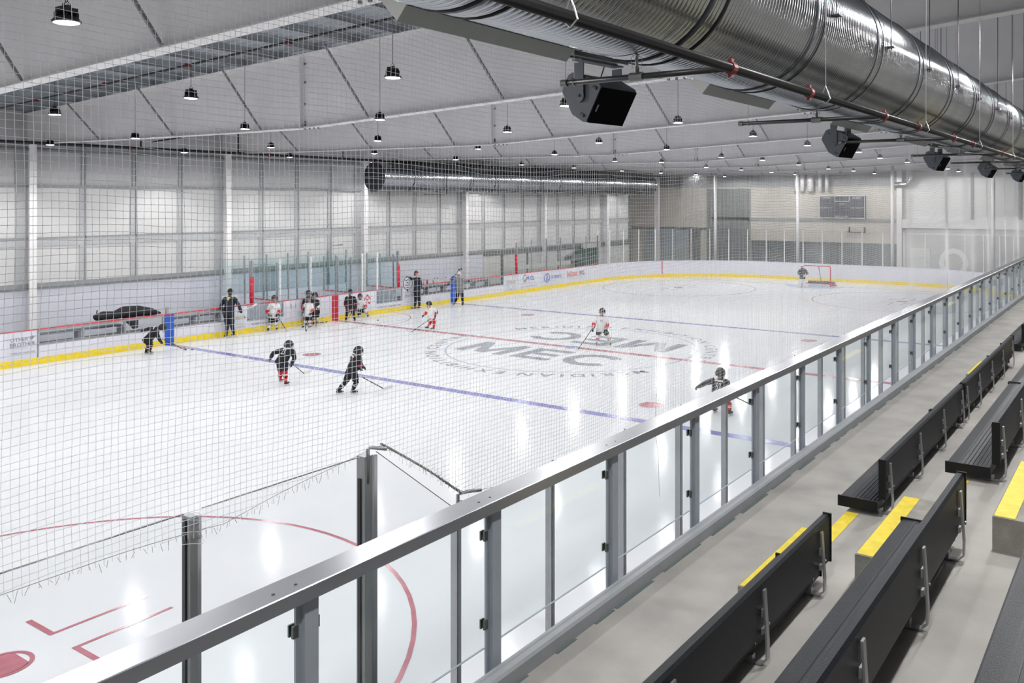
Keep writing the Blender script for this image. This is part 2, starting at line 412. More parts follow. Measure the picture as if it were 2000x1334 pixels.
for x0, x1, k in zs:
    if k == 'solid': bd('board_panel', 'board', ((x0, W, .21), (x1, W+.1, H_B)))
    elif k == 'bench':
        bd('board_panel', 'board', ((x0, W, .21), (x1, W+.1, .58)))
        bxs = [((x0, W, .58), (x1, W+.08, .63)), ((x0, W, 1.04), (x1, W+.08, H_B))]
        n = 5
        for i in range(n+1):
            x = x0+(x1-x0)*i/n; bxs.append(((x-.03, W+.01, .6), (x+.03, W+.07, H_B)))
        bd('clear_panel_frame', 'alu', *bxs)
        bd('clear_panel', 'rink_glass', ((x0, W+.03, .62), (x1, W+.042, 1.05)))
    else:
        bd('board_panel', 'board', ((x0, W, .21), (x1, W+.1, .46)))
        bxs = [((x0, W, .46), (x1, W+.08, .50)), ((x0, W, 1.04), (x1, W+.08, H_B))]
        for i in range(5):
            x = x0+(x1-x0)*i/4; bxs.append(((x-.03, W+.01, .46), (x+.03, W+.07, H_B)))
        bd('gate_frame', 'post_gray', *bxs)
        bd('clear_panel', 'tint_glass', ((x0, W+.03, .5), (x1, W+.042, 1.05)))
bd('cap_rail', 'red_trim', ((-21.35, W-.01, H_B), (21.35, W+.11, H_B+.03)))
bd('blue_line_mark', 'blue_pad', ((-7.57-.17, W-.02, 0), (-7.57+.17, W-.005, H_B)))
bd('blue_line_mark', 'blue_pad', ((7.57-.17, W-.02, 0), (7.57+.17, W-.005, H_B)))
bd('red_line_mark', 'red_pad', ((-.17, W-.02, 0), (.17, W-.005, H_B)))
xg = 26.6; yg = W-R+math.sqrt(R*R-(xg-(XE-R))**2)
mb = MB(); aa = math.atan2(yg-(W-R), xg-(XE-R)); c = Vector((XE-R, W-R, 0))
tz = Vector((-math.sin(aa), math.cos(aa), 0)); rz_ = Vector((math.cos(aa), math.sin(aa), 0))
mb.obox(c+rz_*(R-.012)+UP*.55, tz, rz_, UP, (.04, .006, .55)); o = mb.build('goal_line_mark', 'red_trim'); o.parent = boards; o.location = -Vector(boards.location)
# advertising on the left boards
XR = Vector((1, 0, 0))
def ad(name, s, x, z, h, m, width=None, bold=False, off=.012, gap=.12):
    o = text_on(name, s, (x, W, z), (1,0,0), (0,0,1), h, m, None, width, bold, off, gap); o.parent = boards; o.location = -Vector(boards.location); return o
def adshape(name, m, fn):
    mb = MB(); fn(mb); o = mb.build(name, m); o.parent = boards; o.location = -Vector(boards.location); return o
def hquad(mb, x0, x1, z0, z1, y=W-.012): mb.quad((x0,y,z0),(x1,y,z0),(x1,y,z1),(x0,y,z1))
def hann(mb, cx, cz, r0, r1, a0=0, a1=360, y=W-.013, n=28):
    for i in range(n):
        a = math.radians(a0+(a1-a0)*i/n); b = math.radians(a0+(a1-a0)*(i+1)/n)
        mb.quad((cx+r0*math.cos(a),y,cz+r0*math.sin(a)),(cx+r0*math.cos(b),y,cz+r0*math.sin(b)),(cx+r1*math.cos(b),y,cz+r1*math.sin(b)),(cx+r1*math.cos(a),y,cz+r1*math.sin(a)))
def hbar(mb, x0, z0, x1, z1, w, y=W-.013):
    d = Vector((x1-x0, 0, z1-z0)).normalized(); n = Vector((-d.z, 0, d.x))*w/2
    a = Vector((x0,y,z0)); b = Vector((x1,y,z1)); mb.quad(a-n, b-n, b+n, a+n)
adshape('ad_panel', 'puckboard', lambda mb: hquad(mb, -12.86, -12.0, .24, H_B-.02, W-.006))
ad('ad_text', 'OTHER', -12.52, .86, .12, 'print_gray', .50)
ad('ad_text', 'BROTHER', -12.42, .70, .13, 'print_gray', .72)
ad('ad_text', 'ATHLETICS ***', -12.42, .585, .05, 'print_light', .70)
ad('ad_text', 'OTHERBROTHER ATHLETICS.COM', -12.43, .43, .045, 'print_gray', .70)
adshape('ad_leaf', 'print_gray', lambda mb: (hbar(mb, -12.20, .83, -12.10, .93, .07)))
adshape('ad_panel', 'puckboard', lambda mb: hquad(mb, -4.95, -4.42, .24, H_B-.02, W-.006))
ad('ad_text', 'GOLD GYM', -4.66, .66, .15, 'print_gold', .42, True)
ad('ad_text', 'www', -4.68, .42, .09, 'print_light', .36)
ad('ad_text', 'northside.com', -4.66, .29, .04, 'print_gray', .40)
ad('ad_text', 'NORTHSIDE RINK', -3.50, .33, .07, 'print_blue', 1.3)
ad('ad_text', 'I I V I N G', -1.55, .86, .22, 'print_gray', 1.5, gap=.3)
ad('ad_text', 'RE HOME', -1.35, .53, .10, 'print_light', .7)
ad('ad_text', 'f @living', -1.30, .36, .09, 'print_gray', .6)
ad('ad_text', 'R', .62, .66, .20, 'print_gray', .15)
def chev(mb):
    x = 1.85; z = .74
    hbar(mb, x-.20, z-.02, x, z+.22, .05); hbar(mb, x+.20, z-.02, x, z+.22, .05)
    hbar(mb, x-.07, z+.04, x, z-.04, .04); hbar(mb, x+.07, z+.04, x, z-.04, .04)
    for s in (-1, 1):
        hbar(mb, x+s*.20, z-.12, x+s*.12, z-.20, .05); hbar(mb, x+s*.12, z-.20, x+s*.03, z-.10, .05)
adshape('ad_logo', 'print_red', chev)
ad('ad_text', 'ICE RENTALS AVAILABLE DAILY', 3.2, .30, .07, 'print_blue', 1.5)
adshape('ad_panel', 'puckboard', lambda mb: hquad(mb, 4.12, 5.02, .24, H_B-.02, W-.006))
ad('ad_text', 'OTHER', 4.55, .86, .13, 'print_gray', .62)
ad('ad_text', 'BROTHER', 4.58, .68, .13, 'print_gray', .78)
ad('ad_text', 'OTHERBROTHER.COM', 4.58, .36, .05, 'print_light', .7)
adshape('ad_panel', 'puckboard', lambda mb: hquad(mb, 11.75, 13.0, .23, H_B-.02, W-.006))
ad('ad_text', 'PARK', 12.35, .70, .20, 'print_gold', .75, True)
adshape('ad_logo', 'print_light', lambda mb: hann(mb, 12.35, .70, .36, .38))
ad('ad_text', 'www.parkside.com', 12.35, .30, .05, 'print_gray', .8)
def rcl(mb):
    hann(mb, 13.62, .80, .17, .22, 60, 250); hbar(mb, 13.62, .70, 13.80, .88, .08)
adshape('ad_logo', 'print_gray', rcl)
adshape('ad_logo', 'print_gold', lambda mb: hann(mb, 13.66, .72, .06, .14, 150, 330))
ad('ad_text', '-RCL', 14.10, .80, .24, 'print_blue', .75, True)
ad('ad_text', 'ROOFING CONTRACTORS LTD', 13.95, .52, .07, 'print_light', 1.15)
ad('ad_text', 'RESIDENTIAL AND COMMERCIAL ROOFING', 14.0, .34, .06, 'print_gray', 1.6)
adshape('ad_panel', 'puckboard', lambda mb: hquad(mb, 15.2, 17.45, .23, H_B-.02, W-.006))
def ext(mb):
    for a0, a1 in ((100, 260), (-80, 80)): hann(mb, 15.72, .68, .24, .29, a0, a1)
    hbar(mb, 15.66, .42, 15.76, .80, .08); hbar(mb, 15.80, .62, 15.86, .50, .05); hbar(mb, 15.62, .82, 15.80, .92, .05)
adshape('ad_logo', 'print_blue', ext)
ad('ad_text', 'EXTERIORS', 16.65, .70, .19, 'print_blue', 1.05, True)
ad('ad_text', 'Jelcan', 18.35, .78, .32, 'print_orange', 1.15, True)
ad('ad_text', 'inc.', 19.45, .80, .30, 'print_gray', .65, True)
adshape('ad_rule', 'print_gray', lambda mb: hquad(mb, 18.0, 19.7, .58, .61))
ad('ad_text', 'ELECTRICAL CONTRACTORS', 18.75, .45, .06, 'print_light', 1.6)

# ------------------------------------------------------------------ rink glass and its posts
def vpost(x, y, z0, z1, w=.05, d=.06, ang=0, m='alu', name='glass_post', label=None, group=None):
    mb = MB(); ca, sa = math.cos(ang), math.sin(ang); ax = Vector((ca, sa, 0)); ay = Vector((-sa, ca, 0))
    h = (z1-z0)/2; c = Vector((0, 0, h))
    mb.obox(c, ax, ay, UP, (w/2, d/2, h)); mb.obox(c+ay*(d/2+.006)*-1, ax, ay, UP, (w/2-.012, .006, h))
    o = mb.build(name, m); o.location = (x, y, z0); tag(o, label, 'glass post', group); return o
near_x = [-20.06, -18.75, -17.43, -16.115, -14.80, -13.50, -12.18, -10.87, -9.57, -8.27, -6.96, -5.64]
while near_x[-1] < 20: near_x.append(near_x[-1]+1.315)
ZG = 2.74
gi = 0
for i, x in enumerate(near_x):
    vpost(x, -W-.03, 1.125, ZG, .05, .07, 0, label='%s aluminium glass post along the near boards beyond the spectator railing' % nth(i), group='near side glass posts')
for i in range(len(near_x)-1):
    mb = MB(); mb.box((near_x[i]+.025, -W-.036, 1.125), (near_x[i+1]-.025, -W-.024, ZG))
    o = mb.build('rink_glass_pane', 'rink_glass'); tag(o, '%s clear glass pane of the near boards behind the spectator railing' % nth(i), 'glass pane', 'near side rink glass panes')
    e = MB(); e.box((near_x[i]+.025, -W-.037, ZG), (near_x[i+1]-.025, -W-.023, ZG+.005)); e.build('dark_edge', 'black_metal', o)
    c = MB(); c.tube([(near_x[i]+.01, -W-.05, ZG-.02), (near_x[i]+.01, -W-.05, ZG+.07), (near_x[i]+.06, -W-.05, ZG+.05)], .006, 5); c.box((near_x[i]-.02, -W-.06, ZG-.02), (near_x[i]+.03, -W, ZG+.02))
    c.build('net_clip', 'fitting', o)
# taller end-zone posts and panes at the left
def big_post(x, top, label, wide=.14):
    t = empty('glass_post', (x, -W-.03, 1.125), label, 'glass post', 'near side glass posts')
    h = top-1.125
    mb = MB(); mb.box((-wide/2, -.035, 0), (wide*.1, .05, h)); mb.build('post_channel', 'post_mid', t)
    mb = MB(); mb.tube([(wide*.26, -.02, 0), (wide*.26, -.02, h-.01)], wide*.24, 14); mb.build('post_rod', 'post_mid', t, smooth=True)
    mb = MB(); mb.box((-wide/2-.010, .0, 0), (-wide/2, .03, h-(.16 if wide > .1 else .02))); mb.build('rubber_gasket', 'black_metal', t)
    return t
ZT = 3.42
p1 = big_post(-22.36, ZT-.02, 'tall grey glass post at the left with the net tied around its top', .078)
p2 = big_post(-21.0, ZT, 'tall double glass post with a bent rod holding up the net corner', .125)
mb = MB(); mb.tube([(-.03, -.03, 2.1), (-.03, -.03, 2.345), (-.02, -.04, 2.36), (.03, -.16, 2.355)], .014, 8); mb.build('net_arm', 'bracket', p2, smooth=True)
for x0, x1, zl, zr, lab in ((-23.70, -22.42, ZT, ZT, 'tall clear glass pane left of the post with the net tied around it'), (-22.30, -21.10, ZT, ZT, 'tall clear glass pane between the two tall posts'), (-20.92, -20.12, ZT, 2.78, 'glass pane with a sloping top edge stepping down to the lower glass')):
    mb = MB(); mb.prism([(x0, 1.125), (x1, 1.125), (x1, zr), (x0, zl)], 1, -W-.036, -W-.024); o = mb.build('rink_glass_pane', 'rink_glass'); tag(o, lab, 'glass pane', 'near side rink glass panes')
    e = MB(); e.prism([(x0, zl), (x1, zr), (x1, zr+.004), (x0, zl+.003)], 1, -W-.037, -W-.023); e.build('dark_edge', 'black_metal', o)
sp_ = [o for o in COL.objects if o.name.startswith('glass_post') and abs(o.location.x+20.06) < .01][0]
a = MB().tube([(-20.06, -W-.05, 2.6), (-20.06, -W-.05, 2.86), (-19.98, -W-.08, 2.87), (-19.86, -W-.13, 2.86)], .016, 8).build('net_arm', 'bracket', smooth=True); a.parent = sp_; a.location = -sp_.location
# far end glass, following the boards around
def arc_len_pts(step):
    pts = []; ya = W-R
    a_tot = PI/2*R; y_tot = 2*(W-R)
    s = 0; total = 2*a_tot+y_tot
    while s <= total+1e-6:
        if s < a_tot: a = PI/2-s/R; pts.append((XE-R+R*math.cos(a), W-R+R*math.sin(a), a))
        elif s < a_tot+y_tot: pts.append((XE, W-R-(s-a_tot), 0))
        else: a = -(s-a_tot-y_tot)/R; pts.append((XE-R+R*math.cos(a), -W+R+R*math.sin(a), a))
        s += step
    return pts
fp = arc_len_pts((PI*R+2*(W-R))/27.0)
for i, (x, y, a) in enumerate(fp):
    vpost(x+.05*math.cos(a), y+.05*math.sin(a), 1.125, 3.30, .05, .05, a+PI/2, 'white_steel', label='%s white post of the end glass, counted from the far left corner' % nth(i).replace('nearest', 'first'), group='end glass posts')
for i in range(len(fp)-1):
    (x0,y0,a0),(x1,y1,a1) = fp[i], fp[i+1]
    p = Vector((x0+.05*math.cos(a0), y0+.05*math.sin(a0))); q = Vector((x1+.05*math.cos(a1), y1+.05*math.sin(a1))); d = (q-p).normalized(); n = Vector((-d.y, d.x))*.006
    p += d*.03; q -= d*.03
    mb = MB(); mb.prism([tuple(p-n), tuple(q-n), tuple(q+n), tuple(p+n)], 2, 1.13, 3.28)
    tag(mb.build('rink_glass_pane', 'rink_glass'), '%s clear pane of the end glass, counted from the far left corner' % nth(i).replace('nearest', 'first'), 'glass pane', 'end glass panes')
# left side posts and panes
lx = [-4.1, -2.78, -1.94, -1.26, .1, 1.6, 2.49, 3.72]
for i, x in enumerate(lx):
    thick = x in (-2.78, 2.49, 1.6, -1.26)
    vpost(x, W+.06, H_B+.03, 2.86, .07 if thick else .05, .06, 0, 'white_steel' if thick else 'alu', label='%s glass post in front of the penalty boxes, counted from the left' % nth(i).replace('nearest', 'first'), group='penalty box glass posts')
for i in range(len(lx)-1):
    mb = MB(); mb.box((lx[i]+.035, W+.055, H_B+.03), (lx[i+1]-.035, W+.067, 2.80))
    tag(mb.build('rink_glass_pane', 'tint_glass'), '%s bluish glass pane in front of the penalty boxes, counted from the left' % nth(i).replace('nearest', 'first'), 'glass pane', 'penalty box glass panes')
for x, lab in ((-4.1, 'red padded glass post at the left end of the penalty boxes'), (3.82, 'red padded glass post at the right end of the penalty boxes'), (12.88, 'red padded glass post where the far left glass starts')):
    t = empty('padded_post', (x, W+.05, 1.13), lab, 'padded post', 'red padded posts')
    mb = MB(); mb.box((-.03, -.03, 0), (.03, .03, 1.75)); mb.build('post', 'alu', t)
    mb = MB(); mb.tube([(0, -.0, .02), (0, 0, 1.08)], (.085), 10); mb.build('pad', 'red_pad', t, smooth=True)
cur = 12.88; k = 0
lxx = [12.88, 14.3, 15.75, 17.2, 18.6, 20.0, 21.35]
for i in range(1, len(lxx)):
    vpost(lxx[i], W+.06, H_B+.03, 3.0, .05, .06, 0, 'alu', label='%s glass post along the advertising boards, counted from the red padded post' % nth(i-1).replace('nearest', 'first'), group='far left glass posts')
for i in range(len(lxx)-1):
    mb = MB(); mb.box((lxx[i]+.035, W+.055, H_B+.03), (lxx[i+1]-.035, W+.067, 2.95))
    tag(mb.build('rink_glass_pane', 'rink_glass'), '%s clear glass pane above the advertising boards, counted from the red padded post' % nth(i).replace('nearest', 'first'), 'glass pane', 'far left glass panes')
for x, lab in ((-7.62, 'short grey stanchion above the left blue board mark'), (7.62, 'short grey stanchion beside the coach in the grey sweater')):
    tag(vpost(x, W+.06, H_B+.03, H_B+.26, .10, .06, 0, 'bench_gray', name='stanchion'), lab, 'stanchion')
# penalty box partitions behind the boards
for x, lab in ((-2.78, 'left glass partition of the penalty boxes'), (1.1, 'middle glass partition of the penalty boxes'), (3.68, 'right glass partition of the penalty boxes')):
    t = empty('partition', (x, W+.2, 0), lab, 'partition', 'penalty box partitions')
    mb = MB(); mb.box((-.02, 0, 0), (.02, 1.9, 1.1)); mb.build('partition_board', 'board', t)
    mb = MB(); mb.box((-.03, 0, 1.1), (.03, 1.9, 1.14)); mb.build('cap_rail', 'red_trim', t)
    mb = MB()
    for yy in (.05, .95, 1.85): mb.box((-.03, yy-.03, 1.14), (.03, yy+.03, 2.7))
    mb.build('partition_post', 'alu', t)
    mb = MB(); mb.box((-.006, .1, 1.14), (.006, 1.8, 2.6)); mb.build('glass', 'tint_glass', t)
t = empty('back_screen', (-1.6, 14.95, .2), 'glass screen standing behind the penalty boxes', 'screen')
mb = MB()
for i in range(7): mb.box((-2.4+i*1.1-.03, -.03, 0), (-2.4+i*1.1+.03, .03, 2.72))
mb.build('screen_posts', 'alu', t)
mb = MB(); mb.box((-2.4, -.02, 0), (4.2, .02, 1.1)); mb.build('screen_board', 'board', t)
mb = MB(); mb.box((-2.4, -.006, 1.1), (4.2, .006, 2.6)); mb.build('glass', 'tint_glass', t)
mb = MB(); mb.tube([(3.1, -.1, 1.1), (3.1, -.1, 2.85), (3.12, -.1, 2.93), (3.2, -.1, 2.95), (3.9, -.1, 2.97)], .025, 8); mb.build('bent_pipe', 'alu', t, smooth=True)

# player benches behind the clear panels
def player_bench(x0, x1, y, label):
    t = empty('players_bench', (x0, y, 0), label, 'bench', 'players benches')
    w = x1-x0
    mb = MB(); mb.box((0, 0, .80), (w, .35, .86)); mb.build('seat', 'bench_edge', t)
    mb = MB(); mb.box((0, .02, .28), (w, .08, .36)); mb.build('footrail', 'bench_edge', t)
    n = max(2, int(w/1.1))
    for i in range(n+1):
        mb = MB(); x = w*i/n; mb.box((x-.05, .02, 0), (x+.05, .30, .80)); mb.build('leg', 'bench_gray', t)
    return t
player_bench(-11.8, -8.9, 13.35, 'grey players bench at the far left behind the clear board panels')
player_bench(-7.2, -5.1, 13.35, 'grey players bench between the blue mark and the coach in navy')
player_bench(5.4, 11.4, 13.45, 'long grey players bench behind the row of water bottles')
bf = MB(); bf.box((-34, W+.12, -.02), (21, 16.0, .20)); struct(bf.build('trim_1', 'rubber'))
# equipment bag heap
t = empty('equipment_bag', (-8.8, 13.0, .86), 'black equipment bag lying on the bench above the left boards', 'bag')
mb = MB(); mb.tube([(-1.15, .1, .36), (-.9, .1, .40), (-.5, .1, .38), (-.2, .1, .46), (.3, .1, .44), (.8, .1, .36), (1.15, .1, .28)], [(.10,.2), (.16,.24), (.14,.24), (.20,.26), (.20,.26), (.14,.22), (.03,.05)], 10); mb.build('bag_body', 'black_cloth', t, smooth=True)
mb = MB(); mb.tube([(-.1, .05, .35), (.15, .05, .05), (.2, .05, -.15)], [(.22,.12), (.18,.1), (.1,.08)], 8); mb.build('bag_strap', 'black_cloth', t, smooth=True)
mb = MB(); mb.tube([(-1.1, .1, .62), (-1.12, .1, .50)], .02, 6); mb.build('bag_handle', 'black_cloth', t)
# bottles on the cap rail
bot = [(828, 'print_light', 'grey'), (834.5, 'red_pad', 'red'), (846, 'print_orange', 'orange'), (848.8, 'helmet_white', 'white'), (855, 'helmet_white', 'white'), (871, 'helmet_white', 'white')]
labs = ['grey water bottle on the board cap beside the pointing coach', 'red water bottle standing on the board cap', 'short orange water bottle standing on the board cap', 'left white water bottle with a black lid, beside the orange one', 'middle white water bottle with a black lid on the board cap', 'white water bottle on the board cap beside the blue mark']
for (u, m, n_), lab in zip(bot, labs):
    p = ony(u, 556, W+.05); h = .14 if n_ == 'orange' else .23
    t = empty('water_bottle', (p.x, W+.05, H_B+.03), lab, 'bottle', 'water bottles on the boards')
    mb = MB(); mb.tube([(0,0,0), (0,0,h*.6), (0,0,h*.8), (0,0,h*.85)], [.040, .040, .034, .022], 10); mb.build('bottle_body', m, t, smooth=True)
    mb = MB(); mb.tube([(0,0,h*.85), (0,0,h*.95), (0,0,h*1.06)], [.026, .024, .010], 8); mb.build('lid', 'black_metal', t, smooth=True)

# ------------------------------------------------------------------ left wall, frame columns and roof
YW = 16.15
FX = [-26.0, -18.38, -10.76, -3.10, 4.55, 12.15, 19.80, 27.45, 35.1]
wl = MB(); wl.box((-34, YW, -.3), (31.1, YW+.2, 2.12)); struct(wl.build('wall_left', 'puckboard'))
w2 = MB(); w2.box((-34, YW+.02, 2.12), (31.1, YW+.2, 5.80)); o = w2.build('wall_left', 'wall_panel'); struct(o)
w3 = MB(); w3.box((-34, YW+.04, 5.80), (31.1, YW+.2, 9.0)); o = w3.build('wall_left', 'wall_upper'); struct(o)
gw = MB(); gw.box((14.0, YW-.06, -.02), (31.1, YW-.0, 2.10)); struct(gw.build('wall_left', 'end_greige'))
def trim(n, m, *bx):
    mb = MB()
    for a, b in bx: mb.box(a, b)
    return struct(mb.build('trim_%d' % n, m))
trim(2, 'wall_dark', ((-34, YW-.10, 2.10), (31.1, YW+.02, 2.15)))
trim(3, 'wall_gray', ((-34, YW-.07, 2.15), (31.1, YW+.02, 2.30)))
trim(4, 'strip', ((-34, YW-.035, 3.62), (31.1, YW+.02, 3.94)))
trim(5, 'wall_gray', ((-34, YW-.05, 3.88), (31.1, YW+.02, 3.94)))
trim(6, 'wall_gray', ((-34, YW-.08, 5.74), (31.1, YW+.02, 5.84)))
trim(7, 'wall_gray', ((-34, YW-.10, 7.05), (31.1, YW+.02, 7.12)))
k = 8; bxs = []; bx2 = []
for x in FX[:-1]:
    for j in (1, 2, 3):
        xx = x+j*1.91
        if xx < 31: bxs.append(((xx-.15, YW-.02, 2.3), (xx+.02, YW+.02, 5.74))); bx2.append(((xx+.02, YW-.05, 2.3), (xx+.065, YW+.02, 7.4))); bxs.append(((xx-.08, YW-.02, 5.84), (xx+.02, YW+.02, 7.4)))
    bxs.append(((x-.40, YW-.02, 2.3), (x+.20, YW+.02, 7.3)))
trim(8, 'strip', *bxs); trim(9, 'wall_gray', *bx2)
# things along the far part of the left wall
trim(10, 'wall_dark', ((15.6, YW-.10, .2), (15.85, YW-.06, 2.1)), ((21.6, YW-.10, .2), (21.75, YW-.06, 2.1)), ((18.2, YW-.10, .2), (18.35, YW-.06, 2.1)), ((14, YW-.14, 1.95), (31.0, YW-.06, 2.2)))
tag(MB().box((23.3, YW-.5, .2), (26.0, YW-.35, 1.9)).build('curtain', 'curtain'), 'dark green curtain hanging by the far left wall', 'curtain')
tag(MB().box((24.2, YW-.45, 1.95), (26.4, YW-.2, 2.25)).build('shelf_box', 'warm_wall'), 'tan box on top of the dark green curtain', 'box')
tag(MB().box((22.4, YW-.6, 1.15), (23.8, YW-.2, 1.55)).build('storage_box', 'wall_dark'), 'dark storage box by the far left wall', 'box')
tag(MB().box((15.0, 14.6, 1.10), (21.0, 14.65, 1.35)).build('railing_board', 'end_greige'), 'low grey railing behind the advertising boards', 'railing')

def roof_z(y): return 8.36+.047*(16.3-y)
def bot_z(y):
    P = [(16.3, 7.30), (9, 7.20), (3, 7.16), (1, 7.16), (-3, 7.34), (-7.3, 7.52), (-10, 7.64), (-14, 8.05), (-26, 9.05)]
    for (a, za), (b, zb) in zip(P, P[1:]):
        if y <= a and y >= b: return za+(zb-za)*(a-y)/(a-b)
    return P[-1][1]
ysamp = [16.3, 9, 3, 1, -3, -7.3, -10, -14, -20, -26]
for i, x in enumerate(FX):
    nm = nth(i)
    t = empty('roof_beam', (x, 0, 0), '%s white roof beam across the hall, counted from behind the camera' % nm.replace('nearest', 'first'), 'roof beam', 'roof beams')
    mb = MB()
    for y0, y1 in zip(ysamp, ysamp[1:]):
        mb.add([(-.006,y0,bot_z(y0)),(-.006,y1,bot_z(y1)),(-.006,y1,roof_z(y1)-.03),(-.006,y0,roof_z(y0)-.03),(.006,y0,bot_z(y0)),(.006,y1,bot_z(y1)),(.006,y1,roof_z(y1)-.03),(.006,y0,roof_z(y0)-.03)],
               [(0,1,2,3),(7,6,5,4),(0,4,5,1),(3,2,6,7)])
    mb.build('beam_web', 'web_steel', t)
    mb = MB()
    for y0, y1 in zip(ysamp, ysamp[1:]):
        for zf, th in ((bot_z, -.02), (lambda y: roof_z(y)-.005, -.02)):
            a = .14
            mb.add([(-a,y0,zf(y0)),(a,y0,zf(y0)),(a,y1,zf(y1)),(-a,y1,zf(y1)),(-a,y0,zf(y0)+th),(a,y0,zf(y0)+th),(a,y1,zf(y1)+th),(-a,y1,zf(y1)+th)],
                   [(0,1,2,3),(7,6,5,4),(0,4,5,1),(1,5,6,2),(2,6,7,3),(3,7,4,0)])
    mb.build('beam_flange', 'white_steel', t)
    # splice plates with bolts
    mb = MB(); bl = MB()
    for ys in (1.05, -9.6):
        mb.box((-.14, ys-.018, bot_z(ys)-.02), (.14, ys+.018, roof_z(ys)-.1))
        h = roof_z(ys)-.2-bot_z(ys)
        for dz in (.02, .06, .33, .66, .94):
            for s in (-1, 1): bl.tube([(-.016, ys+s*.07, bot_z(ys)+.05+h*dz), (-.05, ys+s*.07, bot_z(ys)+.05+h*dz)], .028, 6)
        for q in range(4): bl.tube([(-.06+.0*q, ys-.12-.17*q, bot_z(ys)-.01), (-.06, ys-.12-.17*q, bot_z(ys)-.05)], .028, 6)
    for q in range(8): bl.tube([(-.01, 14.9, 7.45+.1*q), (-.05, 14.9, 7.45+.1*q)], .022, 6)
    mb.box((-.13, 14.86, 7.25), (.13, 14.9, 8.3))
    mb.build('splice_plate', 'white_steel', t); bl.build('bolts', 'wall_dark', t)
    for yb in (11.04, 6.86, 2.69, -1.5, -5.7, -11.0, -16.2):
        for s in (-1, 1):
            mb = MB(); mb.tube([(s*.12, yb, bot_z(yb)+.02), (s*.75, yb+.85, roof_z(yb+.85)-.1)], .032, 4); mb.build('brace', 'wall_gray', t)
    # column
    c = empty('wall_column', (x, 15.75, -.02), '%s white steel column on the left wall, counted from behind the camera' % nm.replace('nearest', 'first'), 'column', 'wall columns')
    mb = MB(); mb.box((-.12, -.01, 0), (.12, .01, 7.34)); mb.build('column_flange', 'white_steel', c)
    mb = MB(); mb.box((-.008, .01, 0), (.008, .40, 7.34)); mb.build('column_web', 'web_steel', c)
deck = MB(); deck.smooth = False
dx = .30
ny = 0
y = 16.6
# ribbed steel deck, ribs run along the beams
xs = -36.0; prof = []
while xs < 38:
    prof += [(xs, .0), (xs+.19, .0), (xs+.215, .035), (xs+.275, .035)]; xs += .30
vs = []; fs = []
for x_, dz in prof:
    vs.append((x_, 16.6, roof_z(16.6)+.2+dz)); vs.append((x_, -26.5, roof_z(-26.5)+.2+dz))
for i in range(len(prof)-1): fs.append((2*i, 2*i+2, 2*i+3, 2*i+1))
deck.add(vs, fs); ceil = struct(deck.build('ceiling', 'deck'))
y = 15.6
while y > -25:
    mb = MB(); z = roof_z(y)
    mb.box((-36, y-.01, z), (37, y+.01, z+.195)); mb.box((-36, y-.05, z), (37, y, z+.015)); mb.build('purlin', 'deck', ceil); y -= 1.5

# end wall and side closures
XW = 37.0
def wallbox(name, m, a, b): return struct(MB().box(a, b).build(name, m))
wallbox('wall_end', 'warm_wall', (XW, -3.0, -.3), (XW+.2, 20.5, 6.3)); wallbox('wall_end', 'wall_gray', (XW-.02, -3.0, 6.3), (XW+.2, 20.5, 11))
wallbox('wall_end', 'end_white', (XW, -26.5, 2.9), (XW+.2, -3.0, 11)); wallbox('wall_end', 'end_greige', (XW, -26.5, -.3), (XW+.2, -3.0, 2.9))
wallbox('wall_side_far', 'warm_wall', (31.1, 20.3, -.3), (XW, 20.5, 9.2)); wallbox('wall_corner', 'wall_dark', (31.0, YW-.1, -.3), (31.2, 20.5, 9.0))
wallbox('wall_back', 'end_white', (-34.2, -26.5, -.3), (-34, YW, 11)); wallbox('wall_right', 'rear_wall', (-34, -26.7, -.3), (XW, -26.5, 11))
trim(11, 'white_steel', ((XW-.25, -26.4, 3.35), (XW-.0, -2.4, 3.95)))
trim(12, 'wall_gray', ((XW-.06, -2.4, 3.72), (XW, 12, 3.95)))
trim(13, 'dark_glazing', ((XW-.05, -2.4, .0), (XW, 8.6, 2.2)))
trim(14, 'wall_dark', ((XW-.06, 8.7, .0), (XW, 12.4, 6.2)))
trim(15, 'wall_dark', ((XW-.06, 12.4, 2.9), (XW, 20.2, 3.1)), ((XW-.05, 13.0, 0), (XW, 14.0, 2.9)))
trim(16, 'door_glass', ((XW-.08, 14.1, 0), (XW, 18.0, 2.85)))
o = MB().box((XW-.06, -4.6, 0), (XW, -3.3, 1.95)).build('door_1', 'end_white'); struct(o)
MB().tube([(XW-.08, -4.45, .95), (XW-.12, -4.45, 1.05)], .02, 6).build('door_handle', 'alu', o)
text_on('big_letter', 'O', (XW, -6.1, 1.05), (0,-1,0), (0,0,1), 2.0, 'letter', o, width=1.9, bold=True, off=.02)
for n, yy in ((0, -7.3), (1, -10.2), (2, -13.6), (3, -17)):
    trim(17+n, 'wall_gray', ((XW-.05, yy-.1, 4.0), (XW, yy+.1, 7.2)))
trim(21, 'white_steel', ((XW-.3, -2.75, 0), (XW, -2.4, 8.6)))
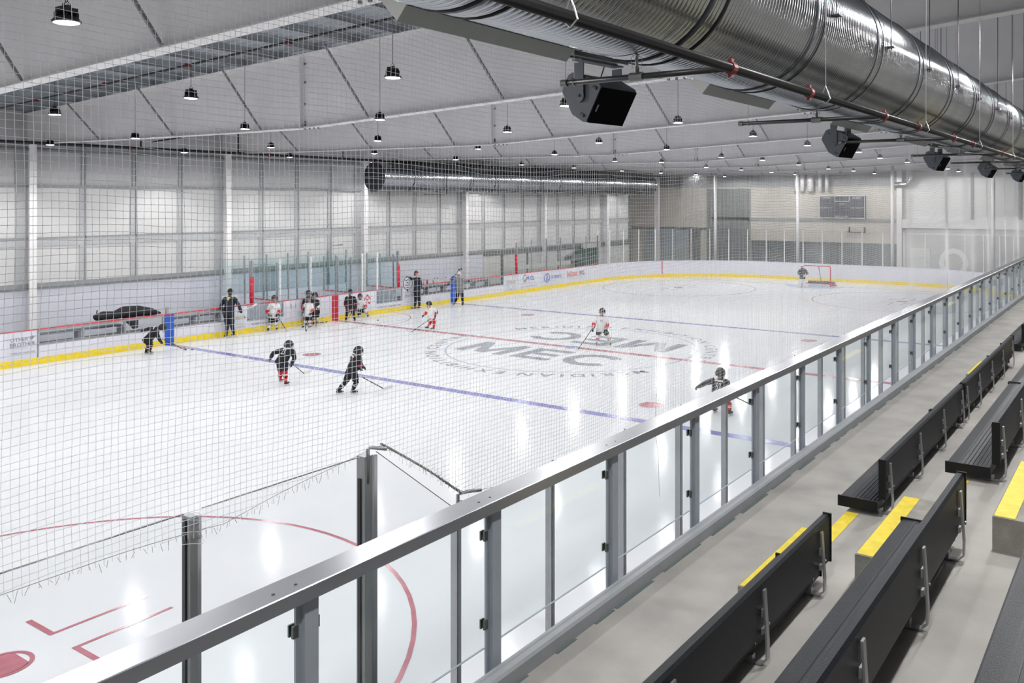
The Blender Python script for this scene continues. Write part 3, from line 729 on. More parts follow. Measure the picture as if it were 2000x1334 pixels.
# scoreboard
y0 = 3.15; y1 = -.20; zt = 5.62; zb = 3.98; xs_ = XW-.30
t = empty('scoreboard', (xs_, (y0+y1)/2, (zt+zb)/2), 'dark electronic scoreboard on the end wall above the goal', 'scoreboard')
hw = (y0-y1)/2; hh = (zt-zb)/2
MB().box((0, -hw, -hh), (.24, hw, hh)).build('scoreboard_case', 'scoreboard', t)
mb = MB()
for a, b in (((-.01,-hw,-hh),(0,hw,-hh+.03)),((-.01,-hw,hh-.03),(0,hw,hh)),((-.01,-hw,-hh),(0,-hw+.03,hh)),((-.01,hw-.03,-hh),(0,hw,hh)),((-.01,-.55,hh-.42),(0,.55,hh-.39)),((-.01,-.55,hh-.42),(0,-.52,hh)),((-.01,.52,hh-.42),(0,.55,hh))): mb.box(a, b)
mb.build('scoreboard_lines', 'letter', t)
for s, yy, zz, h, w_ in (('HOME', 1.1, .66, .15, .55), ('GUEST', -1.1, .66, .15, .6), ('PERIOD', 0, .22, .10, .42), ('PLR PENALTY', 1.15, -.06, .10, .9), ('PLR PENALTY', -1.15, -.06, .10, .9), ('SHOTS ON GOAL', 0, -.68, .09, .95)):
    text_on('scoreboard_text', s, (-.012, yy, zz), (0,-1,0), (0,0,1), h, 'letter', t, width=w_, off=.004)
for i, (u, wd) in enumerate(((1556, .30), (1567, .30), (1583, .42), (1602, .25), (1615, .25))):
    p = onx(u, 374, XW-.3); q = onx(u, 342, XW-.3)
    mb = MB(); mb.tube([(p.x, p.y, p.z), (p.x, p.y, 7.4)], wd*.55, 14); tag(mb.build('white_flue', 'white_steel', smooth=True), '%s white vertical pipe above the scoreboard, counted from the left' % nth(i).replace('nearest', 'first'), 'pipe', 'white pipes on the end wall')
p = onx(1752, 340, XW-.4)
tag(MB().tube([(XW-.4, p.y-.95, 8.2), (XW-.4, p.y-.95, 6.75), (XW-.4, p.y-.7, 6.4), (XW-.4, p.y+.4, 6.35)], .20, 12).build('elbow_duct', 'alu', smooth=True), 'grey elbow duct on the end wall right of the scoreboard', 'duct')
tag(MB().box((XW-.25, -.2, 2.95), (XW-.2, 1.0, 3.0)).box((XW-.25, -.2, 2.95), (XW-.2, -.1, 3.35)).box((XW-.25, .9, 2.95), (XW-.2, 1.0, 3.35)).build('wall_bracket', 'black_metal'), 'black U-shaped bracket below the scoreboard', 'bracket')
# net masts at the far end
for i, (u, v1) in enumerate(((1397, 372), (1558, 345), (1743, 300), (1940, 300))):
    p = onx(u, 500, 30.9)
    t = MB().tube([(30.9, p.y, -.02), (30.9, p.y, 7.5)], .11, 12).build('net_mast', 'white_steel', smooth=True)
    tag(t, '%s tall white mast behind the end boards, counted from the left' % nth(i).replace('nearest', 'first'), 'mast', 'net masts')

# ------------------------------------------------------------------ pipes on the left wall side and the roof
def flanged(mb, a, b, r=.07):
    mb.tube([a, b], r, 10)
t = empty('sprinkler_main', (0, 14.5, 7.24), 'long black sprinkler pipe running high along the left wall', 'pipe')
MB().tube([(-30, 0, 0), (31, 0, 0)], .055, 8).build('pipe_run', 'pipe', t, smooth=True)
for x in range(-26, 31, 6):
    MB().tube([(x-.05, 0, 0), (x+.05, 0, 0)], .085, 8).build('coupling', 'coupling', t)
for i, x in enumerate((-7.6, -3.5, 2.0, 7.0, 12.0, 17.0)):
    MB().tube([(x, 0, .05), (x, 0, .9)], .035, 6).build('hanger', 'pipe', t)
for n, (xp, zz) in enumerate(((-14.3, -.75), (-6.6, -.75), (1.0, -.75), (8.6, -.75), (16.2, -.75))):
    t = MB().tube([(xp, 15.5, roof_z(15.5)-.82), (xp, -10, roof_z(-10)-.82)], .03, 6).build('roof_sprinkler_pipe', 'pipe')
    tag(t, '%s thin black sprinkler pipe under the roof deck between two beams' % nth(n), 'pipe', 'roof sprinkler pipes')
    for yy in (11, 7.5, 4, .5, -3, -6.5): MB().box((xp-.045, yy-.06, roof_z(yy)-.865), (xp+.045, yy+.06, roof_z(yy)-.775)).build('coupling', 'coupling', t)
# dark cable tray over the far duct
tag(MB().box((4.0, 13.2, 7.02), (30.8, 13.5, 7.12)).build('cable_tray', 'pipe'), 'black cable tray above the far silver duct', 'cable tray')

# ------------------------------------------------------------------ ducts
def duct(name, x0, x1, cy, cz, r, pitch, joints, label, nseg=48):
    t = empty(name, (x0, cy, cz), label, 'duct', 'silver ventilation ducts')
    mb = MB(); prof = []; x = 0; Lx = x1-x0
    while x < Lx:
        prof += [(x, r), (x+pitch*.70, r), (x+pitch*.78, r+.005), (x+pitch*.92, r+.005)]; x += pitch
    prof.append((Lx, r)); n = nseg; vs = []; fs = []
    for px, pr_ in prof:
        for j in range(n):
            a = 2*PI*j/n; vs.append((px, pr_*math.cos(a), pr_*math.sin(a)))
    for i in range(len(prof)-1):
        for j in range(n): fs.append((i*n+j, i*n+(j+1) % n, (i+1)*n+(j+1) % n, (i+1)*n+j))
    mb.add(vs, fs); mb.build('duct_skin', 'duct_metal', t, smooth=True)
    for xj in joints:
        m2 = MB(); m2.tube([(xj-x0-.014, 0, 0), (xj-x0+.014, 0, 0)], r+.014, n); m2.build('joint_band', 'duct_cap', t, smooth=False)
        m2 = MB(); m2.tube([(xj-x0+.20, 0, 0), (xj-x0+.21, 0, 0)], r+.012, n); m2.build('seam', 'black_metal', t, smooth=False)
    return t
dm = mat('duct_metal', (.36, .38, .40), .20, 1.0, noise=.12, nscale=2.2)
nt = dm.node_tree; b = nt.nodes['Principled BSDF']
tc = nt.nodes.new('ShaderNodeTexCoord'); n2 = nt.nodes.new('ShaderNodeTexVoronoi'); n2.inputs['Scale'].default_value = 18
mr = nt.nodes.new('ShaderNodeMapRange'); mr.inputs['To Min'].default_value = .17; mr.inputs['To Max'].default_value = .23
nt.links.new(tc.outputs['Object'], n2.inputs['Vector']); nt.links.new(n2.outputs['Color'], mr.inputs['Value']); nt.links.new(mr.outputs[0], b.inputs['Roughness'])
M['duct_metal'] = dm
DY, DZ, DR = -14.45, 6.92, .655
jn = [-25.8, -23.9, -22.0, -20.1, -18.2, -16.3, -14.4, -12.5, -10.6, -8.7, -6.8, -4.9, -3.0, -1.1, .8, 2.7, 4.6, 6.5, 8.4]
nd = duct('ventilation_duct', -33.0, 31.0, DY, DZ, DR, .054, jn, 'large silver ribbed duct hanging over the seating at the upper right')
for xj in jn:
    for s in (-1, 1):
        yy = s*(DR+.02); x = xj+.45-(-33.0)
        MB().tube([(x, yy, -.02), (x, yy, roof_z(DY+yy)-.12-DZ)], .006, 5).build('hanger_rod', 'black_metal', nd)
        MB().box((x-.05, yy-.04, .0), (x+.05, yy+.04, .012)).build('hanger_plate', 'black_metal', nd)
fd = duct('ventilation_duct', 3.56, 30.5, 14.05, 6.42, .68, .09, [5.6+2.1*i for i in range(12)], 'silver ribbed duct along the far left wall with a dark round end', 40)
MB().tube([(-.03, 0, 0), (.02, 0, 0)], .72, 40).build('end_cap', 'duct_cap', fd)
MB().box((-.05, -.70, -.012), (-.03, .70, .012)).build('end_seam', 'galv', fd)
for i in range(6):
    x = 2.4+4.2*i; mb = MB(); mb.box((x, -.9, -.86), (x+1.7, -.86, -.83)); mb.box((x+1.68, -.9, -.85), (x+1.70, -.86, 0)); mb.box((x+.8, -.88, -.86), (x+.83, -.2, -.83)); mb.build('hanger_frame', 'black_metal', fd)
# registers on the near duct
wp = [(-21.73, -19.99), (-17.64, -15.90), (-13.62, -11.82), (-9.64, -7.68), (-5.57, -3.78), (-1.5, .3), (2.6, 4.4)]
for i, (a, b_) in enumerate(wp):
    t = empty('air_register', (a, DY, DZ), '%s grey wedge shaped air register under the near duct, counted from the camera' % nth(i), 'air register', 'duct registers')
    Lx = b_-a; P = [(.47, -.46), (.62, -.50), (.70, -.59), (.88, -.41), (.64, -.16)]
    MB().prism(P, 0, 0, Lx).build('register_body', 'register', t)
    MB().prism([(.48, -.46), (.62, -.495), (.70, -.585), (.875, -.41), (.64, -.165)], 0, -.006, 0).build('register_end', 'register_end', t)
    MB().box((-.0, .607, -.505), (Lx, .617, -.495)).build('register_edge', 'black_metal', t)

# near sprinkler main with branches
PY, PZ = -15.22, 6.124
t = empty('sprinkler_main', (-22, PY, PZ), 'black sprinkler pipe running in front of the large silver duct', 'pipe')
MB().tube([(-8, 0, 0), (52, 0, 0)], .032, 12).build('pipe_run', 'pipe', t, smooth=True)
bxl = [-20.25, -16.5, -12.9, -8.4, -4.6, -.2, 4.2, 8.4, 12.6]
for i, x in enumerate(bxl):
    xr = x+22
    m2 = MB(); m2.tube([(xr-.028, 0, 0), (xr+.028, 0, 0)], .041, 12); m2.box((xr-.018, -.013, -.060), (xr+.018, .013, .060)); m2.build('coupling', 'coupling', t)
    m2 = MB(); m2.tube([(xr+1.462, 0, 0), (xr+1.518, 0, 0)], .041, 12); m2.box((xr+1.475, -.013, -.060), (xr+1.505, .013, .060)); m2.build('coupling', 'coupling', t)
    bt = empty('sprinkler_branch', (x, PY, PZ), '%s short black branch pipe reaching over the rink edge, counted from the camera' % nth(i), 'pipe', 'sprinkler branch pipes')
    Lb = 1.30 if i == 0 else 1.55
    MB().tube([(0, .05, 0), (0, Lb, 0)], .021, 10).build('branch_pipe', 'pipe', bt, smooth=True)
    MB().tube([(0, Lb-.02, 0), (0, Lb+.03, 0)], .027, 10).build('end_plug', 'fitting', bt)
    MB().tube([(0, .70-.05, 0), (0, .70+.05, 0)], .031, 10).tube([(0, .70, 0), (0, .70, .07)], .018, 8).build('tee_fitting', 'fitting', bt)
    m2 = MB()
    for k in range(4):
        a = PI/4+k*PI/2; m2.tube([(.03*math.cos(a), .70+.03*math.sin(a), .05), (.04*math.cos(a), .70+.04*math.sin(a), .13), (0, .70, .15)], .0025, 4)
    m2.tube([(0, .70, .06), (0, .70, .14)], .008, 6); m2.build('sprinkler_head', 'fitting', bt)
    m2 = MB(); m2.tube([(0, Lb-.08, -.028), (.028, Lb-.08, 0), (0, Lb-.08, .03), (-.028, Lb-.08, 0), (0, Lb-.08, -.028)], .004, 5); m2.tube([(0, Lb-.08, .03), (0, Lb-.08, roof_z(PY+Lb)-.15-PZ)], .003, 5); m2.build('hanger', 'bracket', bt)
for i, x in enumerate([-22.06, -18.35, -14.6, -10.8, -7.0, -3.0, 1.0]):
    m2 = MB(); xr = x+22; m2.tube([(xr, 0, -.045), (xr, .04, -.01), (xr, .02, .05), (xr, 0, .10), (xr, -.02, .05), (xr, -.04, -.01), (xr, 0, -.045)], .005, 5); m2.tube([(xr, 0, .09), (xr, 0, roof_z(PY)-.15-PZ)], .004, 5); m2.build('clevis_hanger', 'bracket', t)

# loudspeakers
def loudspeaker(i, x, y, z):
    t = empty('loudspeaker', (x, y, z), '%s black loudspeaker hanging under the silver duct, counted from the camera' % nth(i), 'loudspeaker', 'hanging loudspeakers')
    yawr = math.radians(-97); tilt = math.radians(30)
    # local frame: front faces down towards the seating, box long axis vertical in its own frame
    Fd = Vector((math.cos(yawr)*math.cos(tilt), math.sin(yawr)*math.cos(tilt), -math.sin(tilt)))
    S = Vector((-math.sin(yawr), math.cos(yawr), 0)); Z = S.cross(Fd)*-1
    if Z.z < 0: Z = -Z
    # cabinet: side profile in (Fd, Z), width along S
    prof = [(.17, .20), (.19, .17), (.19, -.17), (.17, -.20), (.02, -.20), (-.20, -.09), (-.22, -.06), (-.22, .06), (-.20, .09), (.02, .20)]
    prof = [(.165, .155), (.165, -.155), (.14, -.17), (.0, -.17), (-.19, -.06), (-.20, -.03), (-.20, .09), (-.17, .13), (-.02, .17), (.14, .17)]
    mb = MB(); n = len(prof); hw = .235; vs = []
    for s in (-hw, hw):
        for a, b_ in prof: vs.append(S*s+Fd*a+Z*b_)
    fs = [tuple(range(n)), tuple(range(2*n-1, n-1, -1))]+[(i_, n+i_, n+(i_+1) % n, (i_+1) % n) for i_ in range(n)]
    mb.add(vs, fs); mb.build('cabinet', 'speaker', t)
    MB().obox(Fd*.172, S, Z, Fd, (.222, .155, .009)).build('grille', 'grille', t)
    MB().obox(Fd*.183+Z*-.02-S*.195, S, Z, Fd, (.008, .03, .002)).build('badge', 'badge', t)
    for s in (-1, 1):
        m2 = MB()
        pc = S*(s*(hw+.012)); m2.obox(pc+UP*.13, S, (Fd*0+Vector((math.cos(yawr), math.sin(yawr), 0))), UP, (.005, .05, .14)); m2.tube([pc-S*.004, pc+S*.004], .055, 16); m2.build('yoke_arm', 'speaker', t)
        m2 = MB(); m2.tube([pc+S*s*.002, pc+S*s*.012], .012, 8)
        for a, b_ in ((.11, .125), (-.13, .08), (.10, -.125)): m2.obox(pc+Fd*a+Z*b_-S*s*.008, S, Fd, Z, (.005, .022, .010))
        m2.build('fixing_points', 'black_metal', t)
    MB().obox(UP*.29, S, Vector((math.cos(yawr), math.sin(yawr), 0)), UP, (.275, .05, .006)).build('yoke_bar', 'speaker', t)
    m2 = MB()
    for a in (-.10, .02): m2.obox(UP*.335+Vector((math.cos(yawr), math.sin(yawr), 0))*a, S, Vector((math.cos(yawr), math.sin(yawr), 0)), UP, (.36, .02, .018))
    for a in (-.30, .30): m2.obox(UP*.365+S*a, S, Vector((math.cos(yawr), math.sin(yawr), 0)), UP, (.02, .16, .014))
    m2.build('strut_frame', 'clamp', t)
    m2 = MB()
    for a in (-.30, .30):
        for b_ in (-.12, .12):
            q = S*a+Vector((math.cos(yawr), math.sin(yawr), 0))*b_; m2.tube([q+UP*.33, q+UP*(roof_z(y)-.2-z)], .006, 5)
    m2.build('threaded_rod', 'bracket', t)
    m2 = MB(); q = S*.28; m2.tube([q+UP*.33-Fd*.05, q+UP*.25-Fd*.18, q+UP*.10-Fd*.24, q*.6+UP*.02-Fd*.2], .006, 5); m2.build('cable', 'black_metal', t)
for i, x in enumerate((-19.31, -12.66, -5.95, .78, 7.4)): loudspeaker(i, x, -13.6, 6.13)

# ------------------------------------------------------------------ high bay lamps
def make_lamp():
    t = empty('high_bay_lamp')
    mb = MB(); mb.tube([(0,0,0), (0,0,.03), (0,0,.05), (0,0,.09), (0,0,.12)], [.215, .22, .20, .17, .12], 24); mb.build('reflector_rim', 'lamp_body', t, smooth=False)
    m2 = MB()
    for k in range(12):
        a = 2*PI*k/12; d = Vector((math.cos(a), math.sin(a), 0)); m2.obox(d*.12+UP*.14, d, Vector((-d.y, d.x, 0)), UP, (.055, .006, .05))
    m2.build('cooling_fins', 'lamp_body', t)
    MB().box((-.15, -.06, .17), (.15, .06, .26)).tube([(0,0,.12), (0,0,.30)], .05, 10).build('driver_box', 'lamp_body', t)
    MB().tube([(-.06,0,.26), (-.05,0,.33), (0,0,.37), (.05,0,.33), (.06,0,.26)], .007, 5).build('hook', 'black_metal', t)
    cb_ = MB().tube([(0,0,0), (0,0,1.0)], .008, 5).build('cable', 'black_metal', t); cb_.location = (0, 0, .36)
    MB().ell((0,0,.0), .19, .19, .022, nu=24, nv=6, vmin=.5, vmax=1.0).build('lens', 'lens', t, smooth=True)
    ld = bpy.data.lights.new('lamp_light', 'SPOT'); ld.shadow_soft_size = .16; ld.energy = LAMP_W; ld.color = (1, .99, .985); ld.spot_size = math.radians(178); ld.spot_blend = .12
    lo = bpy.data.objects.new('lamp_light', ld); COL.objects.link(lo); lo.parent = t; lo.location = (0, 0, -.05)
    return t
LAMP_W = 305
lamps = [(128,45),(767,152),(373,192),(107,224),(478,252),(742,234),(991,258),(98,283),(264,270),(360,298),(529,288),(566,307),(738,275),(731,300),(729,317),(890,312),(933,291),(972,329),(1083,302),(1019,322),(1170,279),(1121,328),(1302,292),(1324,240),(1201,315),(1215,334),(1105,207),(1292,317),(1291,338),(1359,341),(1379,327),(1409,307),(1448,332),(1415,345),(1228,345),(1471,266),(1488,313),(1507,337),(1553,341),(1560,322),(1577,284),(1618,330),(1667,334),(1708,339),(1719,309),(1772,317),(1851,330),(1872,335)]
pos = []
for u, v in lamps:
    z = 7.15; p = onz(u, v, z)
    if p.y > 14.6: p = ony(u, v, 14.6)
    if p.x > 34.2: p = onx(u, v, 34.2)
    pos.append(p)
pos2 = []
for p in pos:
    if any((p-q).length < 1.2 for q in pos2): continue
    for fx_ in FX:
        if abs(p.x-fx_) < .30: p.x = fx_+(.30 if p.x > fx_ else -.30)
    pos2.append(p)
pos = pos2
extra = [(-21.0, 14.0), (-16.2, 14.0), (-21.0, 8.5), (-16.2, 8.5), (-25.8, 14.0), (-25.8, 8.5), (-25.8, 2.7), (-25.8, -2.5), (-21.0, 2.7), (-25.8, -7.9), (-20.8, -7.9), (8.2, -7.9), (-30, 8.5), (-30, 2.7), (-30, -2.5), (-30, -7.9), (-30, 14)]
pos += [Vector((x, y_, 7.15)) for x, y_ in extra]
stand = [Vector((x, -16.8, 8.25)) for x in (-29.5, -24.2, -19.2, -14.6, -9.6, -4.2, .8, 6.0, 11.2, 15.9, 21.5, 27.0)]
pos += stand
rows = {}
for p in pos:
    k = -16.8 if p.y < -15 else min((14.1, 8.6, 2.9, -2.4, -7.8), key=lambda q: abs(q-p.y)); rows.setdefault(k, []).append(p)
rown = {14.1: 'row along the far wall', 8.6: 'second row from the far wall', 2.9: 'middle row', -2.4: 'second row from the spectators', -7.8: 'row closest to the spectators', -16.8: 'row above the spectator benches'}
lamp0 = None
for k in rows:
    for i, p in enumerate(sorted(rows[k], key=lambda q: q.x)):
        if lamp0 is None: lamp0 = make_lamp(); l = lamp0
        else: l = copy_tree(lamp0)
        l.location = p; l.scale = (.6, .6, .6)
        for ch in l.children:
            if ch.name.startswith('cable'): ch.scale = (1, 1, max(.5, (roof_z(p.y)+.15-p.z)/.6-.36)); 
        if k == 14.1:
            for ch in l.children:
                if ch.type == 'LIGHT':
                    ch.data = WALL_L if 'WALL_L' in globals() else globals().setdefault('WALL_L', ch.data.copy()); ch.data.spot_size = math.radians(118); ch.data.spot_blend = .5
        if k == -16.8:
            for ch in l.children:
                if ch.type == 'LIGHT':
                    ch.data = STAND_L if 'STAND_L' in globals() else globals().setdefault('STAND_L', ch.data.copy()); ch.data.energy = 470; ch.data.spot_size = math.radians(177); ch.data.spot_blend = .15
        tag(l, 'high bay lamp, %s from the camera end, %s' % (nth(i).replace('nearest', 'first'), rown[k]), 'lamp', 'high bay lamps')

# ------------------------------------------------------------------ goal
t = empty('hockey_goal', (26.6, -.0, 0), 'red framed hockey goal with white netting at the far end', 'goal')
m2 = MB(); m2.tube([(0, .915, .0), (0, .915, 1.18), (0, .88, 1.22), (0, -.88, 1.22), (0, -.915, 1.18), (0, -.915, 0)], .035, 8); m2.build('goal_frame', 'red_trim', t, smooth=True)
m2 = MB(); m2.tube([(0, .915, .03), (.6, 1.1, .03), (1.0, .9, .03), (1.1, 0, .03), (1.0, -.9, .03), (.6, -1.1, .03), (0, -.915, .03)], .03, 8); m2.build('base_frame', 'red_trim', t, smooth=True)
m2 = MB(); m2.tube([(0, 0, 1.22), (.5, 0, 1.2), (1.08, 0, .05)], .022, 6); m2.build('centre_stay', 'black_metal', t)
m2 = MB()
base = [(0, .915), (.6, 1.1), (1.0, .9), (1.1, .45), (1.1, 0), (1.1, -.45), (1.0, -.9), (.6, -1.1), (0, -.915)]
top = [(0, .915), (.25, .93), (.5, .8), (.55, .4), (.55, 0), (.55, -.4), (.5, -.8), (.25, -.93), (0, -.915)]
def lerp(a, b, t_): return tuple(a[i]+(b[i]-a[i])*t_ for i in range(len(a)))
def along(P, t_):
    s = t_*(len(P)-1); i = min(int(s), len(P)-2); return lerp(P[i], P[i+1], s-i)
for i in range(41):
    a = along(top, i/40); b_ = along(base, i/40); m2.tube([(a[0], a[1], 1.2), (b_[0], b_[1], .04)], .004, 3, cap=False)
for j in range(13):
    f_ = j/13; m2.tube([(lerp(along(base, i/24), along(top, i/24), f_)[0], lerp(along(base, i/24), along(top, i/24), f_)[1], .04+1.16*f_) for i in range(25)], .004, 3, cap=False)
m2.build('goal_net', 'white_net', t)
m2 = MB(); m2.tube([(1.05, .85, .12), (1.15, 0, .12), (1.05, -.85, .12)], .08, 6); m2.build('skirt_pad', 'black_metal', t)

# ------------------------------------------------------------------ spectator side: walkway, tiers, steps
ZW = 2.43; TH = .40; TD = .80; Y1 = -15.47
def stier(i): return Y1-TD*(i-1)
sl = MB(); sl.box((-34, Y1-.05, 2.05), (XW, -14.24, ZW)); struct(sl.build('floor', 'concrete'))
for i in range(1, 13):
    y0 = stier(i); y1 = stier(i+1) if i < 12 else -26.5
    sl = MB(); sl.box((-34, y1-.02, 2.05), (XW, y0, ZW+TH*i)); struct(sl.build('floor', 'concrete'))
aisles = [(-19.88, -18.60), (-11.32, -10.05), (-2.7, -1.4), (5.9, 7.2)]
for k, (a, b_) in enumerate(aisles):
    for i in range(1, 6):
        ye = stier(i); z = ZW+TH*(i-1)
        t = empty('aisle_step', ((a+b_)/2, ye+.17, z), 'half step with yellow edge, %s up from the walkway, %s aisle' % (nth(i-1).replace('nearest', 'first'), nth(k)), 'step', 'aisle half steps')
        hw = (b_-a)/2
        m2 = MB(); m2.box((-hw, -.17, 0), (hw, .195, .2)); m2.build('step_block', 'concrete_block', t)
        m2 = MB(); m2.box((-hw+.015, .075, .2), (hw-.015, .188, .203)); m2.build('yellow_strip', 'nosing', t)
        e = MB(); e.box((a+.02, ye-.10, z+TH), (b_-.02, ye-.005, z+TH+.003)); o = e.build('yellow_edge_strip', 'nosing'); tag(o, 'yellow painted tier edge, %s up from the walkway, %s aisle' % (nth(i-1).replace('nearest', 'first'), nth(k)), 'edge strip', 'yellow tier edge strips')
# curb
cb = MB(); cb.prism([(-14.345, ZW-.02), (-14.345, ZW+.085), (-14.330, ZW+.10), (-14.250, ZW+.10), (-14.235, ZW+.085), (-14.235, 2.05), (-14.30, 2.05)], 0, -34, XW); o = struct(cb.build('trim_30', 'curb'))
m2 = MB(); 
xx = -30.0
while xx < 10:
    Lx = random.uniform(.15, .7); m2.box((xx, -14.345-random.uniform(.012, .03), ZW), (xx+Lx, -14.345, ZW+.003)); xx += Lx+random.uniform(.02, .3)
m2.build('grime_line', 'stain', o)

# railing
RY = -14.16
rail = empty('railing', (-26.5, RY, ZW+.12), 'grey metal spectator railing with a flat top rail and glass infill', 'railing')
RL = 26.5+30
m2 = MB(); m2.prism([(-.085, .885), (-.085, .951), (-.081, .955), (.081, .955), (.085, .951), (.085, .885)], 0, 0, RL); 
M['rail_top'] = mat('rail_top', (.33, .34, .37), .28, .6, noise=.05, nscale=4)
m2.build('top_rail', 'rail_top', rail)
rx = [-22.72+1.345*i-1.345*2 for i in range(40)]; rx = [x for x in rx if x < 29]
rp = -1
for i, x in enumerate(rx):
    xr = x+26.5
    t_ = MB(); t_.box((xr-.028, -.045, -.25), (xr+.050, -.020, .885)); t_.box((xr-.058, -.020, -.25), (xr-.022, -.006, .885))
    p = t_.build('railing_post', 'post_gray', rail)
    for zz in (.21, .735):
        for s in (-1, 1):
            m2 = MB(); m2.box((xr+s*.045+(-.03 if s < 0 else 0), .008, zz-.028), (xr+s*.045+(.03 if s > 0 else 0), .018, zz+.028)); m2.box((xr+s*.045+(-.03 if s < 0 else 0), -.022, zz-.028), (xr+s*.045+(.03 if s > 0 else 0), -.008, zz+.028)); m2.box((xr+s*.03-.012, -.018, zz-.02), (xr+s*.03+.012, .014, zz+.02)); m2.build('glass_clamp', 'clamp', p)
for i in range(len(rx)-1):
    a = rx[i]+26.5+.055; b_ = rx[i+1]+26.5-.055
    m2 = MB(); m2.box((a, -.006, .065), (b_, .006, .868)); g = m2.build('glass_panel', 'glass', rail)
    m2 = MB(); m2.box((a, -.0065, .868), (b_, .0065, .872)); m2.box((a, -.0065, .062), (b_, .0065, .065)); m2.build('glass_edge', 'post_gray', g)
for x in (-22.9, -22.78, -21.5, -21.4, -20.1, -19.98):
    MB().tube([(x+26.5, -.02, .953), (x+26.5, -.02, .957)], .008, 8).build('screw', 'black_metal', rail)

# spectator benches
def bench(x0, x1, tier, label, brackets):
    y = stier(tier); z = ZW+TH*tier
    t = empty('spectator_bench', (x0, y, z), label, 'bench', 'black spectator benches')
    Lx = x1-x0
    m2 = MB(); m2.prism([(.06, .045), (.06, .10), (.05, .11), (-.02, .113), (-.12, .103), (-.22, .108), (-.235, .10), (-.235, .045)], 0, 0, Lx); m2.build('seat_plank', 'bench', t)
    m2 = MB()
    for k in range(7): yy = -.03-.028*k; m2.box((.02, yy-.003, .107), (Lx-.02, yy+.003, .1125))
    m2.build('seat_grooves', 'bench_cap', t)
    m2 = MB(); m2.prism([(-.255, .16), (-.245, .43), (-.255, .445), (-.285, .445), (-.298, .43), (-.300, .16), (-.29, .15), (-.265, .15)], 0, 0, Lx); m2.build('backrest', 'bench', t)
    for xx in (0, Lx):
        s = -1 if xx == 0 else 1
        m2 = MB(); m2.box((xx, .067, .035), (xx+s*.014, -.242, .118)); m2.build('end_cap', 'bench_cap', t)
        m2 = MB(); m2.box((xx, -.250, .145), (xx+s*.014, -.305, .45)); m2.build('end_cap', 'bench_cap', t)
    for bx in brackets:
        xb = bx-x0; m2 = MB(); w = .018
        pth = [(-.312, .40), (-.330, .12), (-.328, .04), (-.30, .012), (-.25, .006), (-.16, .006)]
        vs = []; fs = []
        for (yy, zz) in pth:
            for dx_, dy_ in ((-w, -.004), (w, -.004), (w, .006), (-w, .006)):
                vs.append((xb+dx_, yy+(dy_ if zz > .03 else 0), zz+(dy_ if zz <= .03 else 0)))
        for i in range(len(pth)-1):
            for j in range(4): fs.append((i*4+j, i*4+(j+1) % 4, (i+1)*4+(j+1) % 4, (i+1)*4+j))
        fs.append((3,2,1,0)); fs.append(tuple(4*(len(pth)-1)+j for j in range(4)))
        m2.add(vs, fs)
        m2.box((xb-.02, -.312, .26), (xb+.02, -.300, .30)); m2.box((xb-.02, -.312, .17), (xb+.02, -.300, .20)); m2.box((xb-.02, -.25, .01), (xb+.02, .05, .045))
        b1 = m2.build('bracket', 'bracket', t)
        m2 = MB(); m2.tube([(xb, -.334, .23), (xb, -.340, .23)], .007, 6); m2.tube([(xb+.05, -.237, .075), (xb+.05, -.242, .075)], .007, 6); m2.build('bolt', 'badge', b1)
    return t
segs = [(-24.2, -19.95), (-18.60, -15.34), (-15.27, -11.36), (-10.0, -6.7), (-6.62, -2.75), (-1.35, 2.2), (2.28, 5.85), (7.25, 11.0), (11.08, 15.0)]
br = {0: [-23.1, -22.1, -21.08, -20.15], 1: [-18.50, -17.47, -16.46, -15.48], 2: [-15.2, -14.4, -13.45, -12.5, -11.55]}
rown2 = ['front row', 'second row', 'third row']
segn = ['on the camera side of the nearest aisle', 'just past the nearest aisle', 'second one past the nearest aisle', 'just past the second aisle', 'further past the second aisle', 'just past the third aisle', 'further past the third aisle', 'just past the fourth aisle', 'at the far end']
for tier in (1, 2, 3):
    for k, (a, b_) in enumerate(segs):
        bs = br.get(k) or [a+.15+i*(b_-a-.3)/4 for i in range(5)]
        if tier == 3 and k == 0: bs = [-23.6, -22.6, -21.4, -20.2]
        bench(a, b_, tier, 'black bench in the %s, %s' % (rown2[tier-1], segn[k]), bs)

